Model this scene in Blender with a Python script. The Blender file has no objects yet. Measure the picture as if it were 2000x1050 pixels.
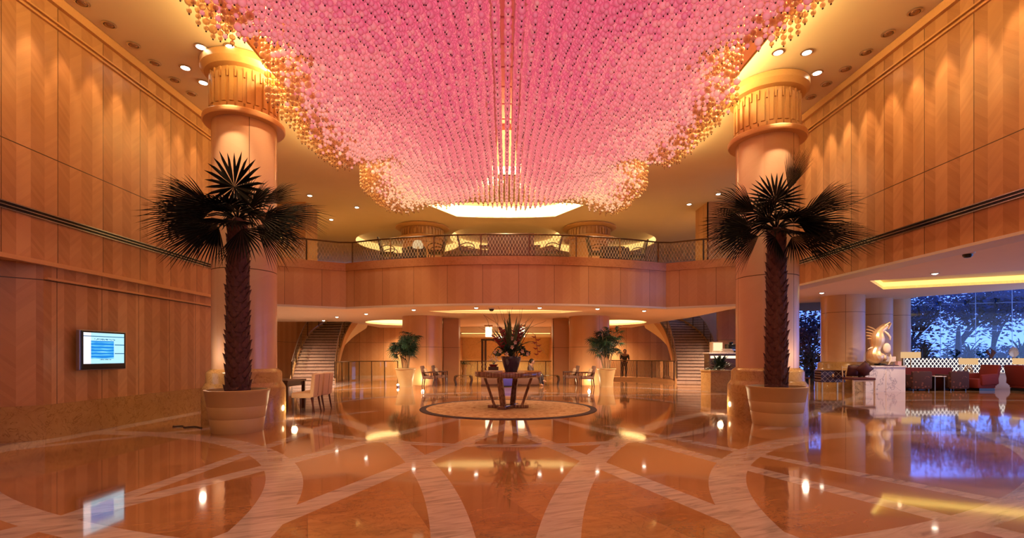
import bpy, bmesh, math, random
import numpy as np
from mathutils import Vector, Matrix
from mathutils.geometry import delaunay_2d_cdt
random.seed(7); rng = np.random.default_rng(7)
scene = bpy.context.scene
COL = scene.collection
pi = math.pi
# ---------------------------------------------------------------- camera, world, exposure
F = 940.0; X0 = 988.0; H0 = 692.0; EYE = 1.4
cd = bpy.data.cameras.new('camera'); cam = bpy.data.objects.new('camera', cd); COL.objects.link(cam)
cd.sensor_width = 36.0; cd.lens = 36.0 * F / 2000.0
cd.shift_x = (1000 - X0) / 2000.0; cd.shift_y = (H0 - 525) / 2000.0
cd.clip_start = 0.05; cd.clip_end = 300
cam.location = (0, 0, EYE); cam.rotation_euler = (pi / 2, 0, 0)
scene.camera = cam
w = bpy.data.worlds.new('dusk'); scene.world = w; w.use_nodes = True
_n = w.node_tree.nodes; _l = w.node_tree.links
_bg = _n['Background']
_tc = _n.new('ShaderNodeTexCoord'); _sx = _n.new('ShaderNodeSeparateXYZ'); _cr = _n.new('ShaderNodeValToRGB')
_l.new(_tc.outputs['Generated'], _sx.inputs[0]); _l.new(_sx.outputs[2], _cr.inputs[0]); _l.new(_cr.outputs[0], _bg.inputs[0])
_cr.color_ramp.elements[0].color = (0.30, 0.42, 0.9, 1); _cr.color_ramp.elements[1].color = (0.06, 0.18, 0.8, 1)
_cr.color_ramp.elements[1].position = 0.6
_bg.inputs[1].default_value = 3.2
vs = scene.view_settings
scene.display_settings.display_device = 'sRGB'
vs.view_transform = 'Standard'; vs.look = 'None'; vs.gamma = 1.0; vs.use_curve_mapping = False
vs.exposure = 0.0
cy = scene.cycles
cy.max_bounces = 7; cy.diffuse_bounces = 3; cy.glossy_bounces = 4; cy.transmission_bounces = 4
cy.transparent_max_bounces = 12; cy.caustics_reflective = False; cy.caustics_refractive = False
cy.sample_clamp_indirect = 4.0; cy.sample_clamp_direct = 0; cy.blur_glossy = 0.5
cy.use_denoising = True
cy.use_adaptive_sampling = True; cy.adaptive_threshold = 0.02

def P(px, py, Y): return ((px - X0) / F * Y, Y, EYE + (H0 - py) / F * Y)
def FL(px, py):
    Y = EYE * F / (py - H0); return ((px - X0) / F * Y, Y)

WARM = (1.0, 0.62, 0.30); GOLD = (1.0, 0.68, 0.22); PINK = (1.0, 0.28, 0.42)
def lamp(kind, name, loc, power, color=WARM, target=None, **k):
    d = bpy.data.lights.new(name, kind); d.energy = power; d.color = color
    o = bpy.data.objects.new(name, d); COL.objects.link(o); o.location = loc
    if target is not None:
        o.rotation_euler = (Vector(target) - Vector(loc)).to_track_quat('-Z', 'Y').to_euler()
    for a, b in k.items(): setattr(d, a, b)
    return o
CEIL = 7.45; LOW = 3.2; MEZ = 4.85; LNG = 3.85
# wall washing downlights, one every 0.58 m beside each long wall
SPOT_W = 200
for i in range(17):
    y = 2.45 + i * 0.5825
    lamp('SPOT', 'wall_wash', (-7.27, y, CEIL - .06), SPOT_W * .8, (1, .60, .27), (-7.42, y, 6.2), spot_size=math.radians(29), spot_blend=.35, shadow_soft_size=.04)
    lamp('SPOT', 'wall_wash', (7.2, y, CEIL - .06), SPOT_W * 1.25, (1, .60, .27), (7.35, y, 6.2), spot_size=math.radians(29), spot_blend=.35, shadow_soft_size=.04)
# general fill over the hall, spots added beside the coffer without fittings
for sx in (-1, 1):
    for y in (1.5, 5.0, 8.5, 12.0):
        lamp('SPOT', 'hall_fill_spot', (sx * 5.9, y, CEIL - .06), 72, (1, .72, .50), (sx * 4.0, y, 0), spot_size=math.radians(95), spot_blend=1.0, shadow_soft_size=.12)
for x in (-8.2, -4.2, 0, 4.2, 8.2):
    lamp('SPOT', 'balcony_fill', (x, 16.75 - .35 * (abs(x) < 1), CEIL - .06), 150, (1, .86, .74), (x, 18.0, 3.2), spot_size=math.radians(80), spot_blend=1.0, shadow_soft_size=.08)  # added spots that lift the fascia colour, no fittings modelled
# cove light and added bead fills inside the raised ceiling field
lamp('AREA', 'coffer_glow', (0, 8.5, 9.05), 440, PINK, (0, 8.5, 0), shape='RECTANGLE', size=8.4, size_y=13.5)
for sx in (-1, 1):
    lamp('AREA', 'cove_strip', (sx * 4.80, 7.6, 7.12), 230, GOLD, (sx * 5.5, 7.6, 7.7), shape='RECTANGLE', size=13.0, size_y=.10)
    lamp('AREA', 'bead_edge_fill', (sx * 4.5, 8.0, 7.15), 620, (1, .60, .22), (sx * 1.5, 8.0, 6.0), shape='RECTANGLE', size=13.0, size_y=.2)  # added strip aimed at the outer beads to turn them golden
lamp('AREA', 'far_cove', (0, 15.9, 7.6), 420, (1, .62, .25), (0, 16.6, 8.6), shape='RECTANGLE', size=7.5, size_y=.2)
lamp('AREA', 'rear_bead_fill', (0, 16.1, 7.2), 260, (1, .62, .28), (0, 12, 6.1), shape='RECTANGLE', size=7.5, size_y=.2)  # added light that warms the rear beads, not a cove of its own
# upper lounge, lower rear hall, seating lounge, fill from behind the camera
for x, y, pwr in ((-4.6, 19.6, 300), (4.6, 19.6, 300), (-9.5, 20.4, 420), (9.5, 20.4, 300), (0, 19.6, 300)):
    lamp('SPOT', 'mezzanine_light', (x, y, CEIL - .1), pwr * 1.2, (1, .62, .24), (x, y, 0), spot_size=2.7, spot_blend=1.0, shadow_soft_size=.07)
for x, y, pwr in ((-6.5, 19.9, 900), (6.5, 19.9, 900), (-2.2, 18.9, 700), (2.2, 18.9, 700), (0, 27.6, 1300), (-8.6, 21, 600), (8.6, 21, 600), (-6, 31.0, 1300), (6, 31.0, 1300), (0, 34, 1700), (-11.5, 23.5, 400), (11.2, 23.5, 400)):
    lamp('SPOT', 'lower_ceiling_light', (x, y, LOW - .08), pwr * 1.45, (1, .74, .50), (x, y, 0), spot_size=2.7, spot_blend=1.0, shadow_soft_size=.06)
for x, y in ((12, 12.5), (13.5, 16.5), (17, 17), (10, 8)):
    lamp('SPOT', 'lounge_light', (x, y, LNG - .1), 420, (1, .66, .38), (x, y, 0), spot_size=2.7, spot_blend=1.0, shadow_soft_size=.06)
lamp('AREA', 'camera_side_fill', (0, -3.0, 4.6), 110, (1, .80, .78), (0, 9, 3.0), shape='RECTANGLE', size=11, size_y=4)  # added fill lamp that evens out the fascia and the walls

# ---------------------------------------------------------------- mesh helpers
class MB:
    def __init__(s): s.v = []; s.f = []; s.m = []; s.uv = {}
    def add(s, vs, fs, mi=0, uvs=None):
        b = len(s.v); s.v += [tuple(p) for p in vs]
        for k, f in enumerate(fs):
            if uvs is not None: s.uv[len(s.f)] = uvs[k]
            s.f.append(tuple(b + i for i in f)); s.m.append(mi)
    def box(s, c, d, rz=0, mi=0, tilt=None, taper=1.0):
        x, y, z = d[0] / 2, d[1] / 2, d[2] / 2
        P_ = [Vector((a * x * (taper if cc < 0 else 1), b * y * (taper if cc < 0 else 1), cc * z)) for cc in (-1, 1) for a, b in ((-1, -1), (1, -1), (1, 1), (-1, 1))]
        M = Matrix.Rotation(rz, 3, 'Z')
        if tilt: M = M @ Matrix.Rotation(tilt[0], 3, 'X') @ Matrix.Rotation(tilt[1], 3, 'Y')
        P_ = [M @ p + Vector(c) for p in P_]
        s.add(P_, [(3, 2, 1, 0), (4, 5, 6, 7), (0, 1, 5, 4), (1, 2, 6, 5), (2, 3, 7, 6), (3, 0, 4, 7)], mi)
    def rbox(s, c, d, r=.03, rz=0, mi=0, tilt=None, seg=2):
        bm = bmesh.new(); bmesh.ops.create_cube(bm, size=1)
        for v in bm.verts: v.co = Vector((v.co.x * d[0], v.co.y * d[1], v.co.z * d[2]))
        bmesh.ops.bevel(bm, geom=bm.edges[:], offset=min(r, min(d) * .45), segments=seg, profile=.5, affect='EDGES')
        M = Matrix.Rotation(rz, 3, 'Z')
        if tilt: M = M @ Matrix.Rotation(tilt[0], 3, 'X') @ Matrix.Rotation(tilt[1], 3, 'Y')
        bm.verts.index_update()
        s.add([M @ v.co + Vector(c) for v in bm.verts], [tuple(v.index for v in f.verts) for f in bm.faces], mi); bm.free()
    def lathe(s, prof, c=(0, 0, 0), n=48, mi=0, a0=0, a1=2 * pi, sx=1, sy=1, uv=False):
        full = abs(a1 - a0 - 2 * pi) < 1e-6; m = n if full else n + 1
        vs = []; 
        for k in range(m):
            a = a0 + (a1 - a0) * k / n
            vs += [(c[0] + r * math.cos(a) * sx, c[1] + r * math.sin(a) * sy, c[2] + z) for r, z in prof]
        L = len(prof); fs = []; uvs = []
        R = max(r for r, z in prof)
        for k in range(n):
            k2 = (k + 1) % m
            for j in range(L - 1):
                fs.append((k * L + j, k2 * L + j, k2 * L + j + 1, k * L + j + 1))
                ua, ub = R * (a0 + (a1 - a0) * k / n), R * (a0 + (a1 - a0) * (k + 1) / n)
                za, zb = c[2] + prof[j][1], c[2] + prof[j + 1][1]
                uvs.append([(ua, za), (ub, za), (ub, zb), (ua, zb)])
        s.add(vs, fs, mi, uvs if uv else None)
    def tube(s, pts, r, n=8, mi=0, cap=True):
        pts = [Vector(p) for p in pts]; rs = r if isinstance(r, (list, tuple)) else [r] * len(pts)
        vs = []; up = Vector((0, 0, 1))
        prevx = None
        for i, p in enumerate(pts):
            t = (pts[min(i + 1, len(pts) - 1)] - pts[max(i - 1, 0)])
            if t.length < 1e-9: t = Vector((0, 0, 1))
            t.normalize()
            if prevx is None:
                x = t.cross(up) if abs(t.z) < .95 else t.cross(Vector((1, 0, 0)))
            else: x = prevx - t * prevx.dot(t)
            if x.length < 1e-6: x = t.orthogonal()
            x.normalize(); prevx = x; y = t.cross(x)
            vs += [p + (x * math.cos(2 * pi * k / n) + y * math.sin(2 * pi * k / n)) * rs[i] for k in range(n)]
        fs = []
        for i in range(len(pts) - 1):
            for k in range(n): fs.append((i * n + k, i * n + (k + 1) % n, (i + 1) * n + (k + 1) % n, (i + 1) * n + k))
        if cap: fs.append(tuple(range(n))[::-1]); fs.append(tuple((len(pts) - 1) * n + k for k in range(n)))
        s.add(vs, fs, mi)
    def prism(s, poly, z0, z1, mi=0):
        n = len(poly); s.add([(x, y, z0) for x, y in poly] + [(x, y, z1) for x, y in poly],
            [tuple(range(n))[::-1], tuple(range(n, 2 * n))] + [(i, (i + 1) % n, n + (i + 1) % n, n + i) for i in range(n)], mi)
    def sphere(s, c, r, mi=0, sub=2, sc=(1, 1, 1)):
        V_, F_ = ICO[sub]
        s.add([(c[0] + v[0] * r * sc[0], c[1] + v[1] * r * sc[1], c[2] + v[2] * r * sc[2]) for v in V_], F_, mi)
    def build(s, name, mats, parent=None, smooth=False, **props):
        me = bpy.data.meshes.new(name); me.from_pydata(s.v, [], s.f)
        mats = mats if isinstance(mats, (list, tuple)) else [mats]
        for m in mats: me.materials.append(m)
        if len(mats) > 1: me.polygons.foreach_set('material_index', s.m)
        if s.uv:
            uvl = me.uv_layers.new(name='UVMap')
            for fi, uvs in s.uv.items():
                p = me.polygons[fi]
                for k, li in enumerate(p.loop_indices): uvl.data[li].uv = uvs[k]
        if smooth:
            me.shade_smooth() if hasattr(me, 'shade_smooth') else None
            try: me.set_sharp_from_angle(angle=math.radians(38))
            except Exception: pass
        me.update()
        o = bpy.data.objects.new(name, me); COL.objects.link(o)
        if parent is not None: o.parent = parent
        for k, v in props.items(): o[k] = v
        return o
def _ico(sub):
    bm = bmesh.new(); bmesh.ops.create_icosphere(bm, subdivisions=sub, radius=1)
    bm.verts.index_update()
    r = ([tuple(v.co) for v in bm.verts], [tuple(v.index for v in f.verts) for f in bm.faces]); bm.free(); return r
ICO = {k: _ico(k) for k in (1, 2, 3)}

def thing(name, label, cat, loc=(0, 0, 0), rz=0, group=None):
    o = bpy.data.objects.new(name, None); COL.objects.link(o); o.location = loc; o.rotation_euler = (0, 0, rz)
    o.empty_display_size = .1
    o['label'] = label; o['category'] = cat
    if group: o['group'] = group
    return o
def tag(o, label, cat, group=None):
    o['label'] = label; o['category'] = cat
    if group: o['group'] = group
    return o
def copy_tree(o, parent=None):
    c = o.copy(); COL.objects.link(c); c.parent = parent
    for ch in list(o.children): copy_tree(ch, c)
    return c
def again(src, loc, rz, label, group=None, scale=None):
    c = copy_tree(src); c.location = loc; c.rotation_euler = (0, 0, rz); c['label'] = label
    if group: c['group'] = group
    if scale: c.scale = (scale,) * 3
    return c
def struct(o): o['kind'] = 'structure'; return o

# ---------------------------------------------------------------- materials
class G:
    def __init__(s, name):
        s.m = bpy.data.materials.new(name); s.m.use_nodes = True; s.nt = s.m.node_tree
        s.b = s.nt.nodes['Principled BSDF']; s.out = s.nt.nodes['Material Output']
    def node(s, t, **k):
        n = s.nt.nodes.new(t)
        for a, b in k.items(): setattr(n, a, b)
        return n
    def put(s, sock, v):
        if isinstance(v, bpy.types.NodeSocket): s.nt.links.new(v, sock)
        elif v is not None: sock.default_value = v
    def M(s, op, a, b=None, c=None):
        n = s.node('ShaderNodeMath', operation=op); s.put(n.inputs[0], a); s.put(n.inputs[1], b); s.put(n.inputs[2], c); return n.outputs[0]
    def xyz(s, sock):
        n = s.node('ShaderNodeSeparateXYZ'); s.put(n.inputs[0], sock); return n.outputs
    def comb(s, x, y, z=0.0):
        n = s.node('ShaderNodeCombineXYZ'); s.put(n.inputs[0], x); s.put(n.inputs[1], y); s.put(n.inputs[2], z); return n.outputs[0]
    def pos(s): return s.node('ShaderNodeNewGeometry').outputs['Position']
    def tex(s, k='Object'): return s.node('ShaderNodeTexCoord').outputs[k]
    def noise(s, vec, scale=5.0, detail=4.0, rough=.55, dist=0.0):
        n = s.node('ShaderNodeTexNoise'); s.put(n.inputs['Vector'], vec); n.inputs['Scale'].default_value = scale
        n.inputs['Detail'].default_value = detail; n.inputs['Roughness'].default_value = rough; n.inputs['Distortion'].default_value = dist
        return n.outputs[0]
    def white(s, vec):
        n = s.node('ShaderNodeTexWhiteNoise', noise_dimensions='3D'); s.put(n.inputs['Vector'], vec); return n.outputs['Value']
    def ramp(s, fac, stops):
        n = s.node('ShaderNodeValToRGB'); s.put(n.inputs[0], fac); e = n.color_ramp.elements
        e[0].position = stops[0][0]; e[0].color = (*stops[0][1], 1); e[1].position = stops[-1][0]; e[1].color = (*stops[-1][1], 1)
        for p, c in stops[1:-1]: q = e.new(p); q.color = (*c, 1)
        return n.outputs[0]
    def mix(s, f, a, b, mode='MIX'):
        n = s.node('ShaderNodeMix', data_type='RGBA', blend_type=mode); s.put(n.inputs[0], f)
        s.put(n.inputs[6], (*a, 1) if isinstance(a, tuple) else a); s.put(n.inputs[7], (*b, 1) if isinstance(b, tuple) else b); return n.outputs[2]
    def bump(s, h, st=.1, dist=.01):
        n = s.node('ShaderNodeBump'); n.inputs['Strength'].default_value = st; n.inputs['Distance'].default_value = dist; s.put(n.inputs['Height'], h)
        s.put(s.b.inputs['Normal'], n.outputs[0])
    def fin(s, col=None, rough=None, spec=None, metal=None, coat=None, **k):
        b = s.b
        if col is not None: s.put(b.inputs['Base Color'], (*col, 1) if isinstance(col, tuple) else col)
        if rough is not None: s.put(b.inputs['Roughness'], rough)
        if spec is not None: b.inputs['Specular IOR Level'].default_value = spec
        if metal is not None: b.inputs['Metallic'].default_value = metal
        if coat is not None: b.inputs['Coat Weight'].default_value = coat; b.inputs['Coat Roughness'].default_value = .03
        return s.m
def plain(name, col, rough=.5, metal=0.0, spec=.5, var=.08, sc=30, coat=None):
    g = G(name); n = g.noise(g.tex(), sc, 3)
    a = tuple(max(0, c * (1 - var)) for c in col); b = tuple(min(1, c * (1 + var)) for c in col)
    return g.fin(g.mix(n, a, b), rough, spec, metal, coat)
def emit(name, col, st, sampled=True):
    g = G(name); e = g.node('ShaderNodeEmission'); e.inputs[0].default_value = (*col, 1); e.inputs[1].default_value = st
    g.nt.links.new(e.outputs[0], g.out.inputs[0])
    if not sampled: g.m.cycles.emission_sampling = 'NONE'
    return g.m
def wood(name, c1, c2, stripe=.23, panel=.92, seams=(), chev=1.0, rough=.32, off=0.0, plank=.07, contrast=1.0, lineoff=0.0):
    g = G(name); u, v, _ = g.xyz(g.tex('UV')); u = g.M('ADD', u, off)
    q = g.M('DIVIDE', u, stripe); s = g.M('FLOOR', q)
    tri = g.M('MULTIPLY', g.M('PINGPONG', q, 1.0), stripe)
    ww = g.M('MULTIPLY_ADD', tri, chev, v)
    orth = g.M('SUBTRACT', tri, v)
    par = g.M('PINGPONG', s, 1.0)
    pk = g.M('FLOOR', g.M('DIVIDE', ww, plank))
    r1 = g.white(g.comb(pk, s, 1.0)); r2 = g.white(g.comb(s, 3.0, 2.0))
    gn = g.noise(g.comb(g.M('MULTIPLY', ww, 90.0), g.M('MULTIPLY', orth, 6.0), s), 1.0, 3)
    big = g.noise(g.comb(u, v), .8, 2)
    t = g.M('MULTIPLY', r1, .22 * contrast); t = g.M('MULTIPLY_ADD', r2, .22 * contrast, t); t = g.M('MULTIPLY_ADD', gn, .22, t)
    t = g.M('MULTIPLY_ADD', par, .42 * contrast, t); t = g.M('MULTIPLY_ADD', big, .12, t)
    c = g.mix(t, c1, c2)
    fr = g.M('FRACT', g.M('DIVIDE', g.M('ADD', u, lineoff), panel))
    line = g.M('LESS_THAN', fr, .013 / panel * .92)
    for z in seams: line = g.M('MAXIMUM', line, g.M('LESS_THAN', g.M('ABSOLUTE', g.M('SUBTRACT', v, z)), .008))
    c = g.mix(line, c, tuple(x * .18 for x in c1))
    g.bump(g.M('SUBTRACT', 1.0, line), .4, .006)
    return g.fin(c, rough, .45)
W1, W2 = (.31, .130, .050), (.58, .31, .145)
m_wall = wood('maple_chevron_panel', W1, W2, seams=(4.69,))
m_wall_low = wood('maple_panel_lower', W1, W2, stripe=.23, panel=.91, seams=(2.63,), off=.3)
m_fascia = wood('maple_fascia', (.46, .215, .095), (.70, .40, .21), stripe=.32, panel=1.28, contrast=.38, off=.3)
m_shaft = wood('maple_column', (.56, .33, .19), (.74, .50, .32), stripe=.66, panel=1.32, seams=(3.14,), chev=.5, rough=.22, contrast=.45, plank=.2, lineoff=.66)
m_shaft_low = wood('maple_column_rear', (.56, .27, .115), (.74, .42, .2), stripe=.8, panel=1.6, seams=(1.75,), chev=.5, rough=.28, contrast=.4, plank=.2)
m_rear = wood('maple_rear_wall', (.52, .23, .08), (.74, .40, .17), stripe=.4, panel=1.6, seams=(2.2,), contrast=.6)
m_trimwood = plain('maple_trim', (.62, .33, .14), .3)
m_capwood = plain('maple_capital', (.66, .38, .16), .35)
def marble(name, c1, c2, vein, scale=1.2, rough=.18, vs_=.5, coat=None):
    g = G(name); p = g.pos(); n1 = g.noise(p, scale, 8, .62, .6); n2 = g.noise(p, scale * 4, 6, .6, 1.2)
    base = g.mix(g.M('MULTIPLY', g.M('ADD', n1, n2), .5), c1, c2)
    v = g.M('ABSOLUTE', g.M('SUBTRACT', g.noise(p, scale * 1.7, 7, .65, 1.6), .5))
    vm = g.M('SUBTRACT', 1.0, g.M('MINIMUM', g.M('MULTIPLY', v, 60.0), 1.0))
    return g.fin(g.mix(g.M('MULTIPLY', vm, vs_), base, vein), rough, .5, 0, coat)
m_gold_marble = marble('gold_brown_marble', (.26, .125, .038), (.54, .34, .13), (.12, .04, .012), 1.7, .2, .6)
m_white_marble = marble('white_marble', (.66, .56, .50), (.82, .74, .68), (.2, .15, .16), .35, .15, .85)
m_kerb_marble = marble('rose_marble', (.38, .15, .06), (.58, .29, .13), (.2, .07, .03), 1.8, .2, .5)
m_step = marble('step_marble', (.56, .38, .30), (.68, .50, .41), (.28, .17, .15), .7, .5, .6)
m_ceil = plain('ceiling_paint', (.84, .66, .48), .7, sc=2, var=.03)
m_ceil_pink = plain('coffer_paint', (.80, .42, .36), .7, sc=2, var=.03)
m_cream = plain('cream_plaster', (.72, .56, .32), .6, sc=3, var=.04)
m_brass = plain('brass', (.62, .42, .2), .28, metal=1.0)
m_bronze = plain('dark_bronze', (.16, .10, .06), .35, metal=1.0)
m_chrome = plain('brushed_steel', (.6, .58, .56), .25, metal=1.0)
m_white = plain('white_trim', (.7, .62, .52), .4)
m_black = plain('black_plastic', (.012, .012, .015), .25)
m_darkwood = plain('dark_wood', (.055, .018, .01), .3)
m_cove = emit('cove_glow', (1, .62, .22), 3.2)
m_cove_soft = emit('cove_glow_soft', (1, .60, .20), 1.7)
m_lit = emit('lamp_lens_lit', (1, .86, .66), 14, False)
m_off = plain('lamp_lens_dull', (.35, .2, .12), .25, metal=.8)

# floor: polished orange marble tiles with pale inlaid bands
g = G('floor_marble'); p = g.pos(); x, y, z = g.xyz(p); ax = g.M('ABSOLUTE', x)
def disc(cx, cy_, R, hw, xs):
    dx = g.M('SUBTRACT', xs, cx); dy = g.M('SUBTRACT', y, cy_)
    d = g.M('SQRT', g.M('ADD', g.M('MULTIPLY', dx, dx), g.M('MULTIPLY', dy, dy)))
    return g.M('LESS_THAN', g.M('ABSOLUTE', g.M('SUBTRACT', d, R)), hw)
def line(x1, y1, x2, y2, hw, xs, lo=None, hi=None):
    L = math.hypot(x2 - x1, y2 - y1); nx, ny = (y2 - y1) / L, -(x2 - x1) / L; c = nx * x1 + ny * y1
    d = g.M('ABSOLUTE', g.M('SUBTRACT', g.M('MULTIPLY_ADD', xs, nx, g.M('MULTIPLY', y, ny)), c))
    r = g.M('LESS_THAN', d, hw)
    if lo is not None: r = g.M('MULTIPLY', r, g.M('GREATER_THAN', y, lo))
    if hi is not None: r = g.M('MULTIPLY', r, g.M('LESS_THAN', y, hi))
    return r
bands = [disc(7.6, 3.0, 5.65, .19, ax), disc(13.7, 1.35, 13.5, .17, ax), line(3.98, 3.6, 2.0, 8.3, .13, ax, None, 11.0),
    line(2.06, 3.78, 1.1, 6.4, .14, ax, None, 10.4), line(-3.76, 4.5, -3.62, 7.6, .10, x, None, 9.5), line(3.16, 7.4, 4.38, 5.2, .11, x, 2.5, 9.5),
    line(6.87, 10.97, 12.6, 16.9, .16, x, 9.0), disc(0, 12.6, 5.2, .12, x), disc(0, 12.6, 9.4, .14, x), line(-6, 15.4, 9, 17.2, .11, x),
    g.M('GREATER_THAN', g.M('MULTIPLY', x, -1.0), 7.22), line(-7.4, 7.0, -4.2, 10.8, .12, x, None, 12.0)]
bm_ = bands[0]
for b_ in bands[1:]: bm_ = g.M('MAXIMUM', bm_, b_)
rot = g.comb(g.M('MULTIPLY_ADD', x, .92, g.M('MULTIPLY', y, .38)), g.M('MULTIPLY_ADD', y, .92, g.M('MULTIPLY', x, -.38)))
rx, ry, _ = g.xyz(rot)
tid = g.white(g.comb(g.M('FLOOR', g.M('DIVIDE', rx, .9)), g.M('FLOOR', g.M('DIVIDE', ry, .9)), 0.0))
jl = g.M('MAXIMUM', g.M('LESS_THAN', g.M('FRACT', g.M('DIVIDE', rx, .9)), .006), g.M('LESS_THAN', g.M('FRACT', g.M('DIVIDE', ry, .9)), .006))
n1 = g.noise(p, 1.6, 8, .65, .8); stretch = g.comb(g.M('MULTIPLY', rx, 1.2), g.M('MULTIPLY', ry, 4.0), tid)
n2 = g.noise(stretch, 1.8, 8, .68, 1.4)
base = g.ramp(g.M('MULTIPLY_ADD', n2, .55, g.M('MULTIPLY_ADD', tid, .22, g.M('MULTIPLY', n1, .26))), [(.28, (.20, .082, .030)), (.5, (.31, .138, .052)), (.75, (.43, .21, .09))])
vn = g.M('ABSOLUTE', g.M('SUBTRACT', g.noise(p, 2.6, 9, .7, 1.5), .5))
vm = g.M('SUBTRACT', 1.0, g.M('MINIMUM', g.M('MULTIPLY', vn, 60.0), 1.0))
base = g.mix(g.M('MULTIPLY', vm, .42), base, (.10, .03, .012))
base = g.mix(g.M('MULTIPLY', jl, .5), base, (.12, .04, .02))
bs = g.noise(g.comb(g.M('MULTIPLY', rx, 1.0), g.M('MULTIPLY', ry, 6.0), 0.0), 1.6, 7, .62, 1.2)
bandc = g.ramp(bs, [(.3, (.25, .18, .17)), (.5, (.43, .33, .31)), (.75, (.54, .43, .40))])
g.bump(g.noise(p, 1.3, 2, .4), .05, .02)
m_floor = g.fin(g.mix(bm_, base, bandc), g.M('MULTIPLY_ADD', n1, .05, .035), .8, 0, .35)
g.b.inputs['IOR'].default_value = 1.75

def glass(name, tint=(.8, .9, .82), pattern=None, frost=0.0, gl=.10, alpha=.85):
    g = G(name); nt = g.nt
    tr = g.node('ShaderNodeBsdfTransparent'); tr.inputs[0].default_value = (*tint, 1)
    gls = g.node('ShaderNodeBsdfGlossy'); gls.inputs['Roughness'].default_value = .03
    lw = g.node('ShaderNodeFresnel'); lw.inputs[0].default_value = 1.45
    mx = g.node('ShaderNodeMixShader'); nt.links.new(g.M('MINIMUM', g.M('ADD', lw.outputs[0], gl * .3), .6), mx.inputs[0])
    nt.links.new(tr.outputs[0], mx.inputs[1]); nt.links.new(gls.outputs[0], mx.inputs[2])
    last = mx.outputs[0]
    if pattern:
        per, vper, col, wid = pattern
        u, v, _ = g.xyz(g.tex('UV'))
        s = g.M('MULTIPLY', g.M('SINE', g.M('MULTIPLY', v, 2 * pi / vper)), .5)
        col_i = g.M('PINGPONG', g.M('FLOOR', g.M('DIVIDE', u, per)), 1.0)
        sg = g.M('MULTIPLY_ADD', col_i, -2.0, 1.0)
        d = g.M('ABSOLUTE', g.M('SUBTRACT', g.M('SUBTRACT', g.M('FRACT', g.M('DIVIDE', u, per)), .5), g.M('MULTIPLY', g.M('MULTIPLY', s, sg), .8)))
        msk = g.M('LESS_THAN', d, wid)
        df = g.node('ShaderNodeBsdfDiffuse'); df.inputs[0].default_value = (*col, 1)
        m2 = g.node('ShaderNodeMixShader'); nt.links.new(msk, m2.inputs[0]); nt.links.new(last, m2.inputs[1]); nt.links.new(df.outputs[0], m2.inputs[2]); last = m2.outputs[0]
    nt.links.new(last, g.out.inputs[0]); return g.m
m_glass = glass('clear_glass', (.82, .86, .74))
m_glass_pat = glass('patterned_glass', (.84, .84, .70), (.06, .24, (.62, .48, .30), .11))
m_glass_dark = glass('smoked_glass', (.5, .46, .42), (.05, .4, (.35, .25, .2), .12))
m_window = glass('window_glass', (.62, .76, 1.0), gl=.05)
# ---------------------------------------------------------------- the setting
def wall(name, pts, z0, z1, mat, thick=.12, u0=0.0, side=1, parent=None):
    """panelled wall along a plan polyline; UV in metres; thickness to the far side."""
    mb = MB(); u = u0; n = len(pts)
    offs = []
    for i in range(n):
        a = Vector(pts[max(i - 1, 0)]); b = Vector(pts[min(i + 1, n - 1)]); t = (b - a).normalized()
        offs.append(Vector((t.y, -t.x)) * thick * side)
    for i in range(n - 1):
        a, b = Vector(pts[i]), Vector(pts[i + 1]); L = (b - a).length
        a2, b2 = a + offs[i], b + offs[i + 1]
        V_ = [(a.x, a.y, z0), (b.x, b.y, z0), (b.x, b.y, z1), (a.x, a.y, z1), (a2.x, a2.y, z0), (b2.x, b2.y, z0), (b2.x, b2.y, z1), (a2.x, a2.y, z1)]
        fs = [(0, 1, 2, 3), (5, 4, 7, 6), (3, 2, 6, 7), (4, 5, 1, 0)]
        uv = [(u, z0), (u + L, z0), (u + L, z1), (u, z1)]
        uvs = [uv, [uv[1], uv[0], uv[3], uv[2]], [(u, z1), (u + L, z1), (u + L, z1 + thick), (u, z1 + thick)], [(u, z0 - thick), (u + L, z0 - thick), (u + L, z0), (u, z0)]]
        if i == 0: fs.append((4, 0, 3, 7)); uvs.append([(u - thick, z0), (u, z0), (u, z1), (u - thick, z1)])
        if i == n - 2: fs.append((1, 5, 6, 2)); uvs.append([(u + L, z0), (u + L + thick, z0), (u + L + thick, z1), (u + L, z1)])
        mb.add(V_, fs, 0, uvs); u += L
    o = mb.build(name, mat, parent)
    if parent is None: struct(o)
    return o
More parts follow.
